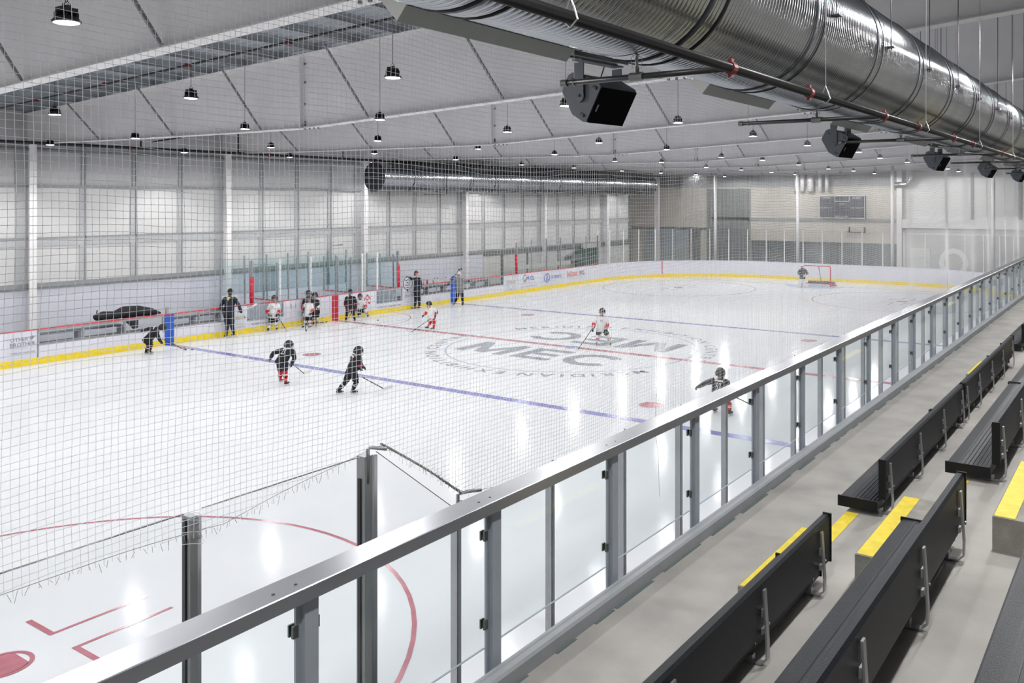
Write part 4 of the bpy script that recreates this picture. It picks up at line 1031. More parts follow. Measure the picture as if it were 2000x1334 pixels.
# ------------------------------------------------------------------ protective net
import numpy as np
def net(name, label, sfun, S, zb_fun, ztop, mesh, rad, parent=None, hstep=.11, vstep=.22, seed=3, jit=.0035):
    """sfun(s, z) -> point on the hanging sheet; S = length along the sheet"""
    rng = np.random.default_rng(seed); V = []; Fc = []
    nv = int(S/mesh); nh = int((ztop-2.4)/mesh)
    def cord(P, r):
        n = len(P)
        if n < 2: return
        P = np.array(P); T = np.gradient(P, axis=0); T /= np.linalg.norm(T, axis=1)[:, None]+1e-9
        ref = np.array([.3, 1, .2]); X = np.cross(T, ref); X /= np.linalg.norm(X, axis=1)[:, None]+1e-9; Y = np.cross(T, X)
        b = len(V)
        for i in range(n):
            for k in range(3):
                a = 2*PI*k/3; V.append(tuple(P[i]+r*(math.cos(a)*X[i]+math.sin(a)*Y[i])))
        for i in range(n-1):
            for k in range(3): Fc.append((b+3*i+k, b+3*i+(k+1) % 3, b+3*i+3+(k+1) % 3, b+3*i+3+k))
    for i in range(nv+1):
        s = i*mesh; zb = zb_fun(s); n = max(2, int((ztop-zb)/vstep)); ph = rng.uniform(0, 6.3)
        zz = np.linspace(zb-rng.uniform(0, .035), ztop, n+1)
        cord([sfun(s+jit*math.sin(z*7+ph), z) for z in zz], rad)
    for j in range(nh+1):
        z0 = ztop-j*mesh; pts = []; ph = rng.uniform(0, 6.3); s = 0
        while s <= S:
            if z0 > zb_fun(s): pts.append(sfun(s, z0+jit*math.sin(s*9+ph)+jit*rng.uniform(-.6, .6)))
            else:
                cord(pts, rad); pts = []
            s += hstep
        cord(pts, rad)
    me = bpy.data.meshes.new(name); me.from_pydata(V, [], Fc); me.materials.append(M['net_cord'])
    me.polygons.foreach_set('use_smooth', [True]*len(me.polygons))
    o = bpy.data.objects.new(name, me); COL.objects.link(o)
    if label: tag(o, label, 'net')
    if parent: o.parent = parent
    return o
X0 = -27.0
def zb_near(s):
    x = X0+s
    P = [(-27, 3.34), (-23.7, 3.33), (-22.36, 3.29), (-22.2, 3.28), (-21.0, 3.49), (-20.93, 3.49), (-20.06, 2.89), (-19.4, 2.77), (40, 2.76)]
    for (a, za), (b_, zb) in zip(P, P[1:]):
        if a <= x <= b_: return za+(zb-za)*(x-a)/(b_-a)
    return 3.1
def sheet(s, z):
    x = X0+s; far = min(1, max(0, (x+14)/20))
    w = .035*math.sin(x*1.1)*min(1, (7.6-z)/3+.2)+.02*math.sin(x*2.9+1)+far*.09*math.sin(x*1.7+.3*z)
    dz = .035*math.sin(x*.8+1.2)+.018*math.sin(x*2.3+z)
    top = max(0, min(1, (7.6-z)/1.0))
    return (x+.012*math.sin(z*2.2+x*.7), -W-.06-.06*top+w*.8, z+dz*min(1, (z-2.7)/1.0+.15))
netn = net('safety_net', 'white knotted safety net hanging between the seating and the ice', sheet, 57.0, zb_near, 7.62, .040, .0016)
# frayed hem cord
m2 = MB(); pts = [Vector(sheet(s, zb_near(s)+.012)) for s in np.arange(0, 57, .12)]
m2.tube([p+Vector((0, -.004, .004*math.sin(p.x*6))) for p in pts], .0018, 4, cap=False); m2.build('hem_cord', 'rope', netn)
m2 = MB()
for k in range(3):
    pp = []
    for i in range(26):
        f_ = i/25; x = -20.93+.87*f_; z = 3.49-.61*f_+.02*math.sin(PI*f_)+.008*math.sin(i*1.9+k*2); pp.append((x, -W-.09+.010*math.cos(i*1.7+k*2.1), z))
    m2.tube(pp, .0045, 4)
for i in range(60):
    f_ = random.random(); x = -20.93+.87*f_; z = 3.49-.61*f_+.02*math.sin(PI*f_); m2.tube([(x, -W-.09, z), (x+random.uniform(-.04, .04), -W-.09+random.uniform(-.03, .03), z+random.uniform(-.05, .03))], .0014, 3)
m2.build('twisted_hem', 'rope', netn)
m2 = MB()
for i in range(70):
    x = -24.6+3.4*i/70; z = zb_near(x-X0); m2.tube([Vector(sheet(x-X0, z)), Vector(sheet(x-X0, z))+Vector((random.uniform(-.02, .02), random.uniform(-.01, .01), -random.uniform(.02, .06)))], .0013, 3)
m2.build('loose_ends', 'rope', netn)
m2 = MB()
for zz in (3.24, 3.31, 3.38): m2.tube([(-22.36+.058*math.cos(a), -W-.03+.065*math.sin(a), zz+.01*math.sin(a*2)) for a in [2*PI*k/16 for k in range(17)]], .0018, 4)
m2.build('tie_loops', 'white_net', netn)
m2 = MB(); m2.tube([(-27, -W-.06, 7.64), (31, -W-.06, 7.64)], .006, 5); m2.build('support_cable', 'black_metal', netn)
# end net behind the far goal
def sheet_end(s, z):
    s0 = s-4; a_tot = PI/2*R
    y = 11.5-s
    return (30.85+.05*math.sin(s*2.1+z), y, z)
net('safety_net', 'white safety net hanging behind the far end glass', sheet_end, 23.0, lambda s: 3.35, 7.5, .09, .0018, None, .3, .5, 5)
m2 = tag(MB().tube([(-17.86, -13.35, 3.35), (-17.85, -13.33, 3.0), (-17.80, -13.34, 2.7), (-17.78, -13.34, 2.3)], .002, 4).build('hanging_string', 'rope'), 'thin string hanging behind the railing glass', 'string')

# ------------------------------------------------------------------ people
def skin_body(name, verts, edges, radii, m, parent, levels=1):
    me = bpy.data.meshes.new(name); me.from_pydata([tuple(v) for v in verts], edges, [])
    o = bpy.data.objects.new(name, me); COL.objects.link(o); o.parent = parent
    md = o.modifiers.new('skin', 'SKIN'); md.use_smooth_shade = True
    for i, r in enumerate(radii):
        sv = me.skin_vertices[0].data[i]; sv.radius = r if isinstance(r, tuple) else (r, r)
    me.skin_vertices[0].data[0].use_root = True
    sb = o.modifiers.new('sub', 'SUBSURF'); sb.levels = levels; sb.render_levels = levels
    me.materials.append(M[m] if isinstance(m, str) else m); return o
def unit(v): return v.normalized() if v.length > 1e-6 else Vector((1,0,0))
HEADS = {}
def person(label, D, h, J, face, look=None, top='black_cloth', arm=None, forearm=None, pants='black_cloth', sock='white_cloth', stripe=None, helmet='helmet_black', cage=True,
           glove='helmet_black', skates=True, skin='skin_tone', number=None, hem=None, goalie=False, coat=False, collar=None, cat='person', chest=None):
    """J: joints measured on the photograph as (u, v, extra depth); feet as ground points"""
    s = h/1.75; kid = h < 1.6
    def ground(k):
        p = onz(*J[k][:2])
        if p.y > 12.36 and len(J[k]) < 4: p = ony(*J[k][:2], 12.36); p.z = 0
        return p
    gs = [ground(k) for k in ('fA', 'fB') if len(J[k]) < 4]
    base = sum(gs, Vector())/len(gs); base.z = 0; D = (base-CAM).dot(FW); zf = at(J['fA'][0], sum(J[k][1] for k in ('fA', 'fB') if len(J[k]) < 4)/len(gs), D).z
    hs = s*(1.28 if h < 1.6 else 1.05)
    t = empty('person', base, label, cat)
    fd = RT*math.cos(math.radians(face))+FW*math.sin(math.radians(face)); sd = fd.cross(UP)
    lk = fd if look is None else RT*math.cos(math.radians(look))+FW*math.sin(math.radians(look))
    def P(k):
        u, v = J[k][:2]; e = J[k][2] if len(J[k]) > 2 else 0
        p = at(u, v, D+e)-base; p.z -= zf*max(0, 1-p.z/h); return p
    hd, nk, pl = P('head'), P('neck'), P('pel')
    if 'coach' in label: HEADS['point' if 'pointing' in label else 'navy'] = hd
    sA, eA, wA, sB, eB, wB, kA, kB = [P(k) for k in ('sA','eA','wA','sB','eB','wB','kA','kB')]
    # ankles stand above the ground points of the feet
    def ank(k):
        if len(J[k]) > 3: return P(k)
        g = ground(k)-base; return g+UP*(.125*s if skates else .09*s)
    aA, aB = ank('fA'), ank('fB')
    hipd = unit(sB-sA)*.09*s; hA, hB = pl-hipd, pl+hipd
    chestp = (sA+sB)/2*.85+nk*.15
    # ---- body, one continuous skinned surface rooted at the pelvis
    V = []; E_ = []; Rr = []
    def add(p, r, link=None):
        V.append(Vector(p)); Rr.append(r)
        if link is not None: E_.append((link, len(V)-1))
        return len(V)-1
    ipl = add(pl, (.13*s, .11*s)); isp = add(pl.lerp(chestp, .5), (.12*s, .10*s), ipl); ich = add(chestp, (.14*s, .11*s), isp)
    ink = add(nk, .055*s, ich); ijw = add(nk.lerp(hd, .55)+lk*.01*s, .062*s, ink); ihd = add(hd, (.080*hs, .092*hs), ijw); itp = add(hd+unit(hd-nk)*.05*hs, .066*hs, ihd)
    hands = []
    for sh, el, wr in ((sA, eA, wA), (sB, eB, wB)):
        a = add(sh, .055*s, ich); b_ = add(el, .038*s, a); c = add(wr, .028*s, b_)
        dr = unit(wr-el); side = unit(dr.cross(UP) if abs(dr.z) < .95 else dr.cross(fd)); nrm = side.cross(dr)
        pm = add(wr+dr*.045*s, (.034*s, .018*s), c)
        for q, ln in ((-1.5, .062), (-.5, .074), (.5, .070), (1.5, .055)):
            k1 = wr+dr*.085*s+side*q*.019*s; f1 = add(k1, .0095*s, pm); f2 = add(k1+dr*ln*.55*s+nrm*-.012*s, .0085*s, f1); add(k1+dr*ln*s*.8-nrm*.038*s, .0075*s, f2)
        th = add(wr+dr*.035*s+side*.042*s, .011*s, pm); add(wr+dr*.075*s+side*.062*s-nrm*.02*s, .0095*s, th)
        hands.append((wr, dr, side, nrm))
    for hp, kn, an in ((hA, kA, aA), (hB, kB, aB)):
        a = add(hp, .085*s, ipl); b_ = add(kn, .055*s, a); c = add(kn.lerp(an, .4), .052*s, b_); d = add(an, .034*s, c)
        add(an+fd*.12*s-UP*.05*s, .03*s, d)
    skin_body('body', V, E_, Rr, skin, t)
    # face
    Zh = unit(hd-nk); Zh = unit(Zh*.6+UP*.4); Xh = unit(lk-Zh*lk.dot(Zh)); Yh = Zh.cross(Xh)
    mb = MB(); mb.ell(hd+Xh*.090*hs-Zh*.012*hs, .020*hs, .014*hs, .022*hs, Xh, Yh, Zh, 8, 6); mb.build('nose', skin, t, smooth=True)
    for q in (-1, 1): MB().ell(hd+Xh*.080*hs+Yh*q*.032*hs+Zh*.012*hs, .008*hs, .012*hs, .008*hs, Xh, Yh, Zh, 8, 5).build('eye', 'eye', t, smooth=True)
    MB().ell(hd+Xh*.080*hs-Zh*.050*hs, .008*hs, .024*hs, .007*hs, Xh, Yh, Zh, 8, 5).build('mouth', 'lip', t, smooth=True)
    for q in (-1, 1): MB().ell(hd+Yh*q*.082*hs-Zh*.005*hs, .018*hs, .010*hs, .028*hs, Xh, Yh, Zh, 8, 5).build('ear', skin, t, smooth=True)
    # head wear
    if helmet:
        mb = MB(); rx = .122*hs
        mb.ell(hd+Zh*.018*hs, rx*1.12, rx, rx*1.08, Xh, Yh, Zh, 16, 8, 0, .56)
        mb.ell(hd-Xh*.015*hs, rx*1.05, rx*1.02, rx*1.05, Xh, Yh, Zh, 16, 10, .30, .66)
        # open the face: drop faces in front below the brow
        keep = []
        for f_ in mb.f:
            c = sum((Vector(mb.v[i]) for i in f_), Vector())/len(f_)-hd
            if c.dot(Xh) > .03*hs and c.dot(Zh) < .035*hs and abs(c.dot(Yh)) < .085*hs: continue
            keep.append(f_)
        mb.f = keep; hm = mb.build('helmet', helmet, t, smooth=True)
        mb = MB(); mb.ell(hd+Xh*.115*hs+Zh*.045*hs, .012*hs, .07*hs, .010*hs, Xh, Yh, Zh, 10, 5); mb.build('helmet_brim', helmet, hm, smooth=True)
        if cage:
            mb = MB()
            for q in (-.75, -.35, 0, .35, .75):
                mb.tube([hd+Zh*(.05*hs)+Xh*(.118*hs*math.cos(q))+Yh*(.125*hs*math.sin(q)), hd-Zh*(.03*hs)+Xh*(.145*hs*math.cos(q))+Yh*(.125*hs*math.sin(q)), hd-Zh*(.105*hs)+Xh*(.115*hs*math.cos(q))+Yh*(.10*hs*math.sin(q))], .0035*hs, 4)
            for zz, rr in ((.03, .130), (-.015, .142), (-.06, .135), (-.105, .115)):
                mb.tube([hd+Zh*zz*hs+Xh*rr*hs*math.cos(q)+Yh*rr*.9*hs*math.sin(q) for q in [-1.1+2.2*i/8 for i in range(9)]], .0035*hs, 4)
            mb.build('face_cage', 'helmet_white' if helmet == 'helmet_white' else 'bracket', hm)
            MB().tube([hd-Zh*.10*hs+Xh*.09*hs-Yh*.05*hs, hd-Zh*.125*hs+Xh*.10*hs, hd-Zh*.10*hs+Xh*.09*hs+Yh*.05*hs], .020*hs, 6).build('chin_cup', 'helmet_black', hm, smooth=True)
    # ---- jersey
    up = unit(chestp-pl); ac = unit(sB-sA); bulk = 1.22 if kid else 1.10
    if coat: bulk = 1.0
    dp = unit(ac.cross(up))
    hemp = pl-up*(.10*s if coat else .13*s)
    mb = MB()
    wS = (sB-sA).length/2
    rows_ = [(nk+up*.01*s, .065*s, .06*s), (nk-up*.02*s, .10*s, .075*s), (chestp+up*.045*s, max(.16*s, wS*1.0), .10*s*bulk), (chestp-up*.03*s, max(.20*s, wS*1.15), .135*s*bulk), (chestp.lerp(pl, .45), .185*s*bulk, .145*s*bulk), (chestp.lerp(pl, .85), .185*s*bulk, .15*s*bulk), (hemp, .20*s*bulk, .165*s*bulk)]
    mb.tube([r[0] for r in rows_], [(r[1], r[2]) for r in rows_], 16, True, ref=ac)
    mb.build('jersey', top, t, smooth=True)
    for nme, sh, el, wr in (('A', sA, eA, wA), ('B', sB, eB, wB)):
        mb = MB(); q = .95 if coat else 1.2
        mb.tube([sh.lerp(chestp, .25)+UP*.01*s, sh, sh.lerp(el, .5), el, el.lerp(wr, .5), wr], [.085*s*q, .082*s*q, .072*s*q, .066*s*q, .060*s*q, .050*s*q], 10); sl_ = mb.build('sleeve', arm or top, t, smooth=True)
        if forearm:
            mb = MB(); mb.tube([sh.lerp(el, .78), el, el.lerp(wr, .62)], [.082*s*q, .080*s*q, .070*s*q], 10); mb.build('sleeve_band', forearm, sl_, smooth=True)
    if hem:
        mb = MB(); a = hemp+up*.01*s; b_ = hemp+up*.09*s; mb.tube([a, b_], [(.208*s*bulk, .172*s*bulk), (.200*s*bulk, .164*s*bulk)], 16, True, ref=ac); mb.build('hem_band', hem, t, smooth=True)
    if collar:
        cc = chestp+up*.03*s+lk*0; n0 = dp if dp.dot(fd) > 0 else -dp
        mb = MB(); o_ = n0*(.16*s*bulk)
        a = nk+n0*.075*s-ac*.07*s; b_ = nk+n0*.075*s+ac*.07*s; c = chestp-up*.06*s+n0*(.155*s*bulk)
        mb.add([a, b_, c, a+n0*.01, b_+n0*.01, c+n0*.012], [(3,4,5),(0,3,5,2),(4,1,2,5),(0,1,4,3)]); mb.build('collar', collar, t)
    if chest:
        n0 = dp if dp.dot(fd) > 0 else -dp; r_ = -ac if (n0.cross(UP)).dot(ac) < 0 else ac
        text_on('chest_mark', chest, chestp-up*.10*s+n0*(.155*s*bulk), up.cross(n0), up, .10*s, 'print_gray' if top == 'white_cloth' else 'white_cloth', t, off=.012)
    if number:
        n0 = dp if dp.dot(fd) < 0 else -dp
        text_on('back_number', number, chestp-up*.13*s+n0*(.15*s*bulk), up.cross(n0), up, .24*s, 'white_cloth', t, bold=False, off=.018, gap=.05)
        MB().obox(chestp+up*.04*s+n0*(.135*s*bulk), up.cross(n0), up, n0, (.13*s, .025*s, .01)).build('name_bar', 'white_cloth', t)
        for sh, el in ((sA, eA), (sB, eB)):
            mb = MB(); mb.tube([sh.lerp(el, .30), sh.lerp(el, .50)], .10*s, 8); mb.build('arm_patch', 'white_cloth' if kid else top, t, smooth=True) if False else None
    # ---- trousers / hockey shorts
    mb = MB(); kf = 1.0 if (coat or not skates) else .88
    q = 1.0 if coat else 1.3
    mb.tube([pl+up*.08*s, pl, pl-UP*.06*s], [(.165*s*q, .13*s*q), (.18*s*q, .145*s*q), (.12*s*q, .11*s*q)], 14, True, ref=ac)
    for hp, kn in ((hA, kA), (hB, kB)):
        e = hp.lerp(kn, kf); mb.tube([hp+UP*.05*s, hp, hp.lerp(e, .6), e], [.09*s*q, .105*s*q, .098*s*q, .086*s*q if q > 1 else .078*s], 12)
    mb.build('trousers' if coat else 'hockey_shorts', pants, t, smooth=True)
    # ---- socks or trouser legs
    for k_, (hp, kn, an) in enumerate(((hA, kA, aA), (hB, kB, aB))):
        q2 = 1.9 if goalie else (1.0 if coat else 1.22)
        st = kn.lerp(hp, .12); en = an+UP*0
        if goalie:
            mb = MB(); ax = unit(kn-an); sX = unit(fd.cross(ax)); mb.obox((kn+an)/2+fd*.06*s+ax*.06*s, sX, fd, ax, (.14*s, .06*s, .36*s)); mb.build('leg_pad', 'white_cloth', t)
        mb = MB(); mb.tube([st, kn, kn.lerp(an, .35), kn.lerp(an, .8), en], [.066*s*q2 if not goalie else .08*s, .074*s*(q2 if not goalie else 1), .068*s*(q2 if not goalie else 1), .052*s*(q2 if not goalie else 1), .050*s], 10)
        sk = mb.build('trouser_leg' if coat else 'sock', pants if coat else sock, t, smooth=True)
        if stripe:
            for f0, f1, m_ in ((.30, .42, stripe[0]), (.48, .60, stripe[1])):
                mb = MB(); mb.tube([kn.lerp(an, f0), kn.lerp(an, f1)], [.072*s*q2, .066*s*q2], 10); mb.build('sock_stripe', m_, sk, smooth=True)
        # boots
        ft = J.get('tA' if k_ == 0 else 'tB'); fdir = fd if ft is None else RT*math.cos(math.radians(ft))+FW*math.sin(math.radians(ft))
        top_ = an; bz = an.z-(.125*s if skates else .09*s)
        c0 = Vector((an.x, an.y, bz))
        lift = .055*s if skates else .0
        mb = MB(); z0 = lift+.035*s
        mb.tube([c0+UP*(lift+.13*s), c0+UP*(lift+.07*s), c0+UP*z0+fdir*.03*s, c0+UP*z0+fdir*.12*s, c0+UP*(z0-.005*s)+fdir*.19*s], [(.05*s, .05*s), (.047*s, .052*s), (.045*s, .055*s), (.038*s, .036*s), (.028*s, .018*s)], 10)
        mb.ell(c0+UP*z0-fdir*.02*s, .05*s, .042*s, .036*s)
        bt = mb.build('skate_boot' if skates else 'boot', 'helmet_white' if goalie else 'boot', t, smooth=True)
        if skates:
            Ys = fdir.cross(UP)
            MB().obox(c0+UP*(.035*s)+fdir*.06*s, fdir, Ys, UP, (.11*s, .012*s, .018*s)).build('blade_holder', 'holder', bt)
            MB().obox(c0+UP*(.010*s)+fdir*.06*s, fdir, Ys, UP, (.135*s, .002*s, .010*s)).build('blade', 'blade', bt)
    # ---- gloves
    if glove:
        for wr, dr, side, nrm in hands:
            g = 1.35 if not coat else 1.05
            mb = MB(); mb.tube([wr-dr*.07*s*g, wr-dr*.02*s, wr+dr*.03*s, wr+dr*.085*s], [(.058*s*g, .052*s*g), (.048*s*g, .042*s*g), (.052*s*g, .034*s*g), (.048*s*g, .026*s*g)], 10, True, ref=side)
            for q_, ln in ((-1.5, .062), (-.5, .074), (.5, .070), (1.5, .055)):
                k1 = wr+dr*.075*s+side*q_*.021*s*g; mb.tube([k1, k1+dr*ln*.6*s-nrm*.010*s, k1+dr*ln*s*.9-nrm*.040*s], [.0145*s*g, .0135*s*g, .011*s*g], 6)
            mb.tube([wr+dr*.02*s+side*.035*s, wr+dr*.055*s+side*.062*s*g-nrm*.01*s, wr+dr*.085*s+side*.066*s*g-nrm*.03*s], [.018*s*g, .016*s*g, .012*s*g], 6)
            mb.build('glove', glove, t, smooth=True)
    t['_'] = 0; del t['_']
    return t, P, base
def stick(label, D0, a, b_, bl, m='stick_black', blm='stick_white', grip=True, Dz=None):
    """a: butt (u, v, depth); b_: heel on the ice (u, v); bl: blade tip pixel on the ice"""
    A = at(a[0], a[1], a[2]); B = onz(*b_)+UP*.02 if len(b_) == 2 else at(*b_); T_ = onz(*bl)+UP*.02 if len(bl) == 2 else at(*bl)
    for q in (A, B, T_):
        if q.y > 12.5 and q is not A: q.y = 12.5
    if A.y > 12.5 and A.z < 1.2: A.y = 12.5
    t = empty('hockey_stick', B, label, 'hockey stick', None)
    A -= B; T_ -= B; d = unit(A)
    mb = MB(); mb.tube([Vector((0,0,.0))+d*.03, A], .014, 6); sh = mb.build('shaft', m, t)
    if T_.length > .32: T_ = unit(T_)*.32
    n_ = unit(T_); w_ = unit(n_.cross(UP)) if abs(n_.z) < .9 else FW
    vv = unit(w_.cross(n_)); vv = vv if vv.z > 0 else -vv
    mb = MB(); mb.prism([(0,0),(1,0)], 0, 0, 0) if False else None
    mb.obox(T_*.5+vv*.03, n_, w_, vv, (T_.length/2, .006, .035)); mb.build('stick_blade', blm, t)
    if grip: MB().tube([A, A-d*.12], .017, 6).build('grip_tape', 'stick_white' if m == 'stick_black' else 'stick_black', sh)
    return t

W_ = 'white_cloth'; BK = 'black_cloth'
person('hockey player in black bending forward beside the left blue board mark', 29.6, 1.32, dict(head=(318,640,-.05), neck=(311,644), pel=(289,663), sA=(304,643,.17), eA=(291,642,.25), wA=(281,645,.1), sB=(305,648,-.17), eB=(310,661,-.2), wB=(314,667,-.1), kA=(295,673,.08), fA=(292,692), kB=(290,674,-.1), fB=(285,693)), 0, None, BK, None, None, BK, BK, (W_, 'maroon'), number='5')
stick('black hockey stick held by the bending player beside the blue mark', 29.6, (311,659,29.5), (358,683), (364,685), 'stick_black', 'stick_black')
person('coach in navy track suit with yellow collar standing with a white stick', 33.9, 1.80, dict(head=(450,570), neck=(449,579), pel=(447,610), sA=(439,583), eA=(431,597,.05), wA=(437,607,-.3), sB=(459,583), eB=(467,596), wB=(470,604,-.3), kA=(444,631), fA=(442,653), kB=(453,631), fB=(456,651)), -85, None, 'navy', pants='navy', helmet=None, cage=False, coat=True, skin='skin_dark', collar='yellow_cloth', glove='helmet_black')
stick('white goalkeeper style stick held level by the coach in navy', 33.6, (430,608,33.6), (494,600,33.6), (503,594,33.6), 'stick_white', 'stick_white')
person('child player in white with red elbows holding a black stick low', 35.2, 1.37, dict(head=(536,583), neck=(536,591), pel=(534,614), sA=(528,595), eA=(522,606), wA=(527,613,-.25), sB=(543,595), eB=(547,606), wB=(541,613,-.25), kA=(528,629), fA=(524,643), kB=(538,628), fB=(541,642)), -80, None, W_, None, 'red_cloth', BK, W_, ('maroon', W_), chest='MEC')
stick('black stick held by the child with red elbows left of the group', 35.0, (537,609,34.9), (561,649), (566,649))
person('player in black standing at the back of the group by the boards', 36.3, 1.50, dict(head=(602,574), neck=(602,581), pel=(601,605), sA=(595,586), eA=(593,597), wA=(595,604,-.2), sB=(609,586), eB=(611,597), wB=(608,604,-.2), kA=(599,620), fA=(598,635), kB=(606,620), fB=(607,634)), -90, None, BK, None, None, BK, BK)
person('child player in white with a black glove raised at the front of the group', 35.0, 1.31, dict(head=(604,584), neck=(603,591), pel=(601,613), sA=(597,595), eA=(591,601), wA=(594,596,-.3), sB=(609,595), eB=(611,605), wB=(607,612,-.2), kA=(597,627), fA=(593,641), kB=(605,627), fB=(606,641)), -100, None, W_, None, 'red_cloth', BK, W_, ('red_cloth', BK))
stick('black stick standing in front of the child with the raised glove', 35.0, (594,594,34.7), (597,648), (599,648), 'stick_black', 'stick_black')
person('child player in black and white partly hidden at the right of the group', 36.3, 1.38, dict(head=(615,577), neck=(615,585), pel=(616,607), sA=(611,588), eA=(609,598), wA=(612,604,-.2), sB=(620,588), eB=(621,598), wB=(618,605,-.2), kA=(614,621), fA=(613,635), kB=(619,621), fB=(619,633)), -90, None, BK, None, W_, BK, W_, (BK, 'red_cloth'))
stick('black stick held by the partly hidden child at the right of the group', 36.2, (618,602,36.1), (617,643), (626,644))
person('player in black leaning on a stick beside the red centre mark', 37.8, 1.33, dict(head=(684,571), neck=(684,578), pel=(684,601), sA=(677,582), eA=(674,593), wA=(677,601,-.25), sB=(692,582), eB=(696,593), wB=(694,603,-.2), kA=(678,613), fA=(676,627), kB=(690,613), fB=(693,628)), -88, None, BK, None, 'maroon', BK, BK, ('maroon', W_), hem='red_cloth')
stick('black stick of the player beside the red centre mark', 37.7, (689,605,37.5), (679,626), (676,627))
person('child player in white kneeling on one knee by the boards', 39.0, 1.38, dict(head=(703,579), neck=(703,586), pel=(702,606), sA=(697,590), eA=(695,599), wA=(699,605,-.2), sB=(710,590), eB=(714,597), wB=(713,603,-.25), kA=(702,616,-.1), fA=(701,617,.35,1), kB=(713,606,-.35), fB=(718,618)), -60, None, W_, None, 'red_cloth', BK, W_, ('red_cloth', BK), chest='MEC')
person('coach in dark clothes pointing at a round board with arm outstretched', 41.9, 1.80, dict(head=(813,534), neck=(815,541), pel=(815,567), sA=(811,545,.1), eA=(804,544,0), wA=(798,541,-.1), sB=(820,545,-.1), eB=(822,555,-.1), wB=(821,564,-.1), kA=(812,584,.1), fA=(810,601), kB=(819,584,-.1), fB=(819,602)), 178, None, 'navy', pants='navy', helmet=None, cage=False, coat=True, glove='helmet_black')
person('person in grey sweater and white helmet holding a stick over the shoulder', 42.9, 1.72, dict(head=(896,536), neck=(896,542), pel=(898,567), sA=(890,546), eA=(883,550,-.05), wA=(877,553,-.15), sB=(903,546), eB=(908,550,.1), wB=(914,549,.15), kA=(893,582), fA=(887,597), kB=(903,582), fB=(904,598)), -95, None, 'gray_cloth', pants=BK, helmet='helmet_white', cage=False, coat=True, glove='helmet_black')
stick('black stick pointing up over the shoulder of the person in grey', 42.8, (869,565,42.7), (895,529,42.7), (903,526,42.7), 'stick_black', 'stick_black', False)
person('small child player in white with red shorts skating near centre ice', 35.2, 1.22, dict(head=(838,594), neck=(840,601), pel=(842,622), sA=(834,605,.1), eA=(831,612,-.05), wA=(827,616,-.1), sB=(848,605,-.1), eB=(853,609,0), wB=(850,618,0), kA=(840,631,.1), fA=(836,642), kB=(848,631,-.1), fB=(847,644)), 190, None, W_, None, 'red_cloth', 'red_cloth', 'red_cloth', (W_, BK))
stick('thin black stick of the small child with red shorts', 35.2, (847,618,35.1), (803,650), (793,648))
person('child player in white standing on the centre ice lettering', 31.2, 1.36, dict(head=(1176,609), neck=(1175,617), pel=(1175,642), sA=(1165,622), eA=(1160,633), wA=(1158,642,-.15), sB=(1185,622), eB=(1186,634), wB=(1183,644,-.2), kA=(1168,656), fA=(1165,675), kB=(1187,655), fB=(1192,675)), -95, None, W_, None, 'red_cloth', BK, W_, ('red_cloth', BK), chest='MEC')
stick('black stick of the child standing on the centre lettering', 31.2, (1161,636,31.0), (1128,685), (1121,681))
person('player in black with red socks skating away over the near blue line', 24.6, 1.34, dict(head=(564,674,.1), neck=(562,682,.1), pel=(551,704,-.1), sA=(550,685,.1), eA=(534,689,.05), wA=(528,700,0), sB=(572,687,.05), eB=(575,700,0), wB=(570,710,-.1), kA=(548,725,.1), fA=(547,741,.25,1), kB=(557,724,0), fB=(558,753)), 62, 20, BK, None, None, 'navy', 'red_cloth', (W_, BK), number='23')
stick('black stick held low to the right by the player with red socks', 24.6, (568,708,24.5), (594,731), (609,727))
person('player in black striding right along the near blue line', 23.4, 1.36, dict(head=(700,686), neck=(697,694), pel=(687,725), sA=(689,698,.15), eA=(693,712,.15), wA=(702,719,.05), sB=(702,700,-.15), eB=(704,714,-.15), wB=(709,717,-.1), kA=(675,746,.05), fA=(660,770), kB=(696,746,-.05), fB=(688,770)), 22, None, BK, None, 'maroon', BK, BK, (W_, BK), number='14')
stick('long black stick reaching right from the striding player', 23.4, (699,732,23.3), (752,762), (768,757))
person('player in black with one arm out seen above the railing', 21.0, 1.38, dict(head=(1407,729), neck=(1405,739), pel=(1403,772,0), sA=(1392,744,.05), eA=(1378,748,.05), wA=(1365,755,.0), sB=(1420,747,-.05), eB=(1424,762,-.1), wB=(1418,774,-.1), kA=(1395,789,.1), fA=(1395,806), kB=(1424,789,-.05), fB=(1425,812)), 50, 60, BK, None, None, 'red_cloth', 'red_cloth', (W_, W_), number='97', hem=W_)
stick('black stick of the player above the railing, seen through the glass', 21.0, (1416,766,20.8), (1478,797), (1492,800))
person('goalkeeper in white pads and dark jersey standing beside the far goal', 52.0, 1.42, dict(head=(1567,520), neck=(1567,524), pel=(1567,541), sA=(1562,528), eA=(1559,534), wA=(1559,539,-.2), sB=(1573,528), eB=(1577,534), wB=(1572,538,-.2), kA=(1563,550), fA=(1561,561), kB=(1571,550), fB=(1571,561)), -110, None, BK, None, None, W_, W_, helmet='helmet_white', goalie=True, glove='helmet_white')
stick('white goalkeeper stick pointing up beside the goalkeeper', 51.8, (1562,541,51.7), (1553,527,51.7), (1550,523,51.7), 'stick_white', 'stick_white', False)
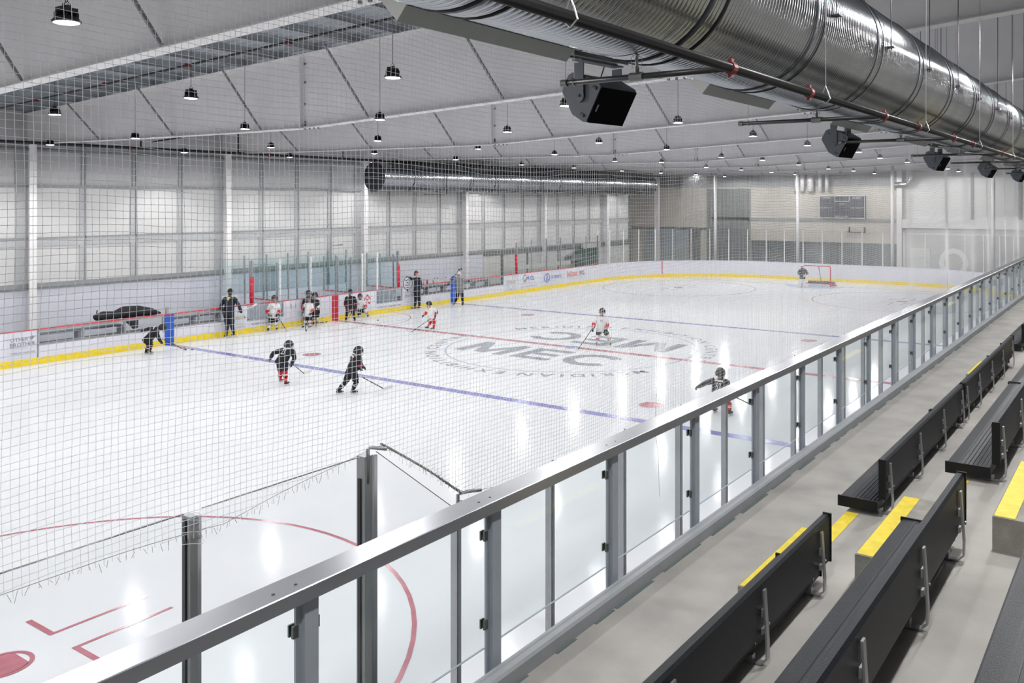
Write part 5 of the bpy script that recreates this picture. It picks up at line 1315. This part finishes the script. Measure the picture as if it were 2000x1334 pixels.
# coach head wear
def cap(u, v, D, m, lookdeg, label_part, mask=None, who=None):
    pass
for o in [o for o in COL.objects if o.get('category') == 'person' and ('coach' in o['label'])]:
    pt = 'pointing' in o['label']
    hd = (HEADS['point'] if pt else HEADS['navy'])
    dr = (RT*math.cos(math.radians(178))) if pt else (-FW); dr = dr.normalized(); Y = UP.cross(dr)
    MB().ell(hd+UP*.015, .112, .105, .125, dr, Y, UP, 16, 6, 0, .5).build('knit_cap' if pt else 'cap', 'black_cloth' if not pt else 'maroon', o, smooth=True)
    if not pt: MB().obox(hd+dr*.13+UP*.03, dr, Y, UP, (.06, .07, .008)).build('cap_peak', 'black_cloth', o)
    MB().ell(hd+dr*.055-UP*.055, .062, .066, .055, dr, Y, UP, 12, 8).build('face_mask', 'helmet_black', o, smooth=True)
# round coaching board on the rail
c = ony(796, 553, W-.02)
t = empty('coaching_board', (c.x, W-.03, c.z), 'round white coaching board with black marks in front of the pointing coach', 'board')
MB().tube([(0, .012, 0), (0, -.012, 0)], .30, 28).build('board_disc', 'board', t)
m2 = MB(); m2.tube([(.30*math.cos(2*PI*k/28), -.016, .30*math.sin(2*PI*k/28)) for k in range(29)], .014, 5); m2.build('board_rim', 'black_metal', t)
m2 = MB()
for x0, z0, x1, z1, w_ in ((-.18,.12,-.05,.14,.05),(.05,.14,.18,.10,.05),(-.10,.0,.02,.06,.04),(-.12,-.10,.14,-.08,.035),(.04,-.02,.12,.04,.05),(-.06,.18,.06,.20,.03),(-.10,-.20,.10,-.20,.03),(-.2,-.02,-.14,-.10,.04)): hbar(m2, x0, z0, x1, z1, w_, -.020)
m2.build('board_marks', 'helmet_black', t)
m2 = MB(); m2.box((-.02, 0, -.42), (.02, .012, -.28)); m2.build('board_handle', 'black_metal', t)
# pucks
for i, (u, v) in enumerate(((375.5,683.5),(738,626),(622,631.5),(627,631),(631,630.5),(637.5,629.5))):
    p = onz(u, v); lab = ['puck on the near blue line by the bending player', 'puck alone on the ice near the kneeling child', 'puck by the kick strip, leftmost of four', 'puck by the kick strip, second of four', 'puck by the kick strip, third of four', 'puck by the kick strip, rightmost of four'][i]
    q = MB().tube([(0,0,0), (0,0,.026)], .040, 16).build('hockey_puck', 'rubber'); q.location = (p.x, min(p.y, W-.08), .006); tag(q, lab, 'puck', 'pucks on the ice')
# blue jacket draped on the stanchion pad
m2 = MB(); p = at(886, 547, 43.1); m2.tube([p+Vector((-.18,0,.02)), p+Vector((-.05,-.02,.10)), p+Vector((.12,0,.06)), p+Vector((.22,0,-.08))], [(.08,.06),(.12,.09),(.11,.08),(.04,.04)], 8)
tag(m2.build('blue_cloth', 'blue_pad', smooth=True), 'blue cloth heaped on the board cap beside the grey sweater', 'cloth')

# ------------------------------------------------------------------ render look
wd = bpy.data.worlds.new('world'); SC.world = wd; wd.use_nodes = True
wd.node_tree.nodes['Background'].inputs[0].default_value = (.6, .62, .65, 1); wd.node_tree.nodes['Background'].inputs[1].default_value = .3
SC.view_settings.view_transform = 'Standard'; SC.view_settings.look = 'None'; SC.view_settings.exposure = EXPO; SC.view_settings.gamma = 1; SC.view_settings.use_curve_mapping = False
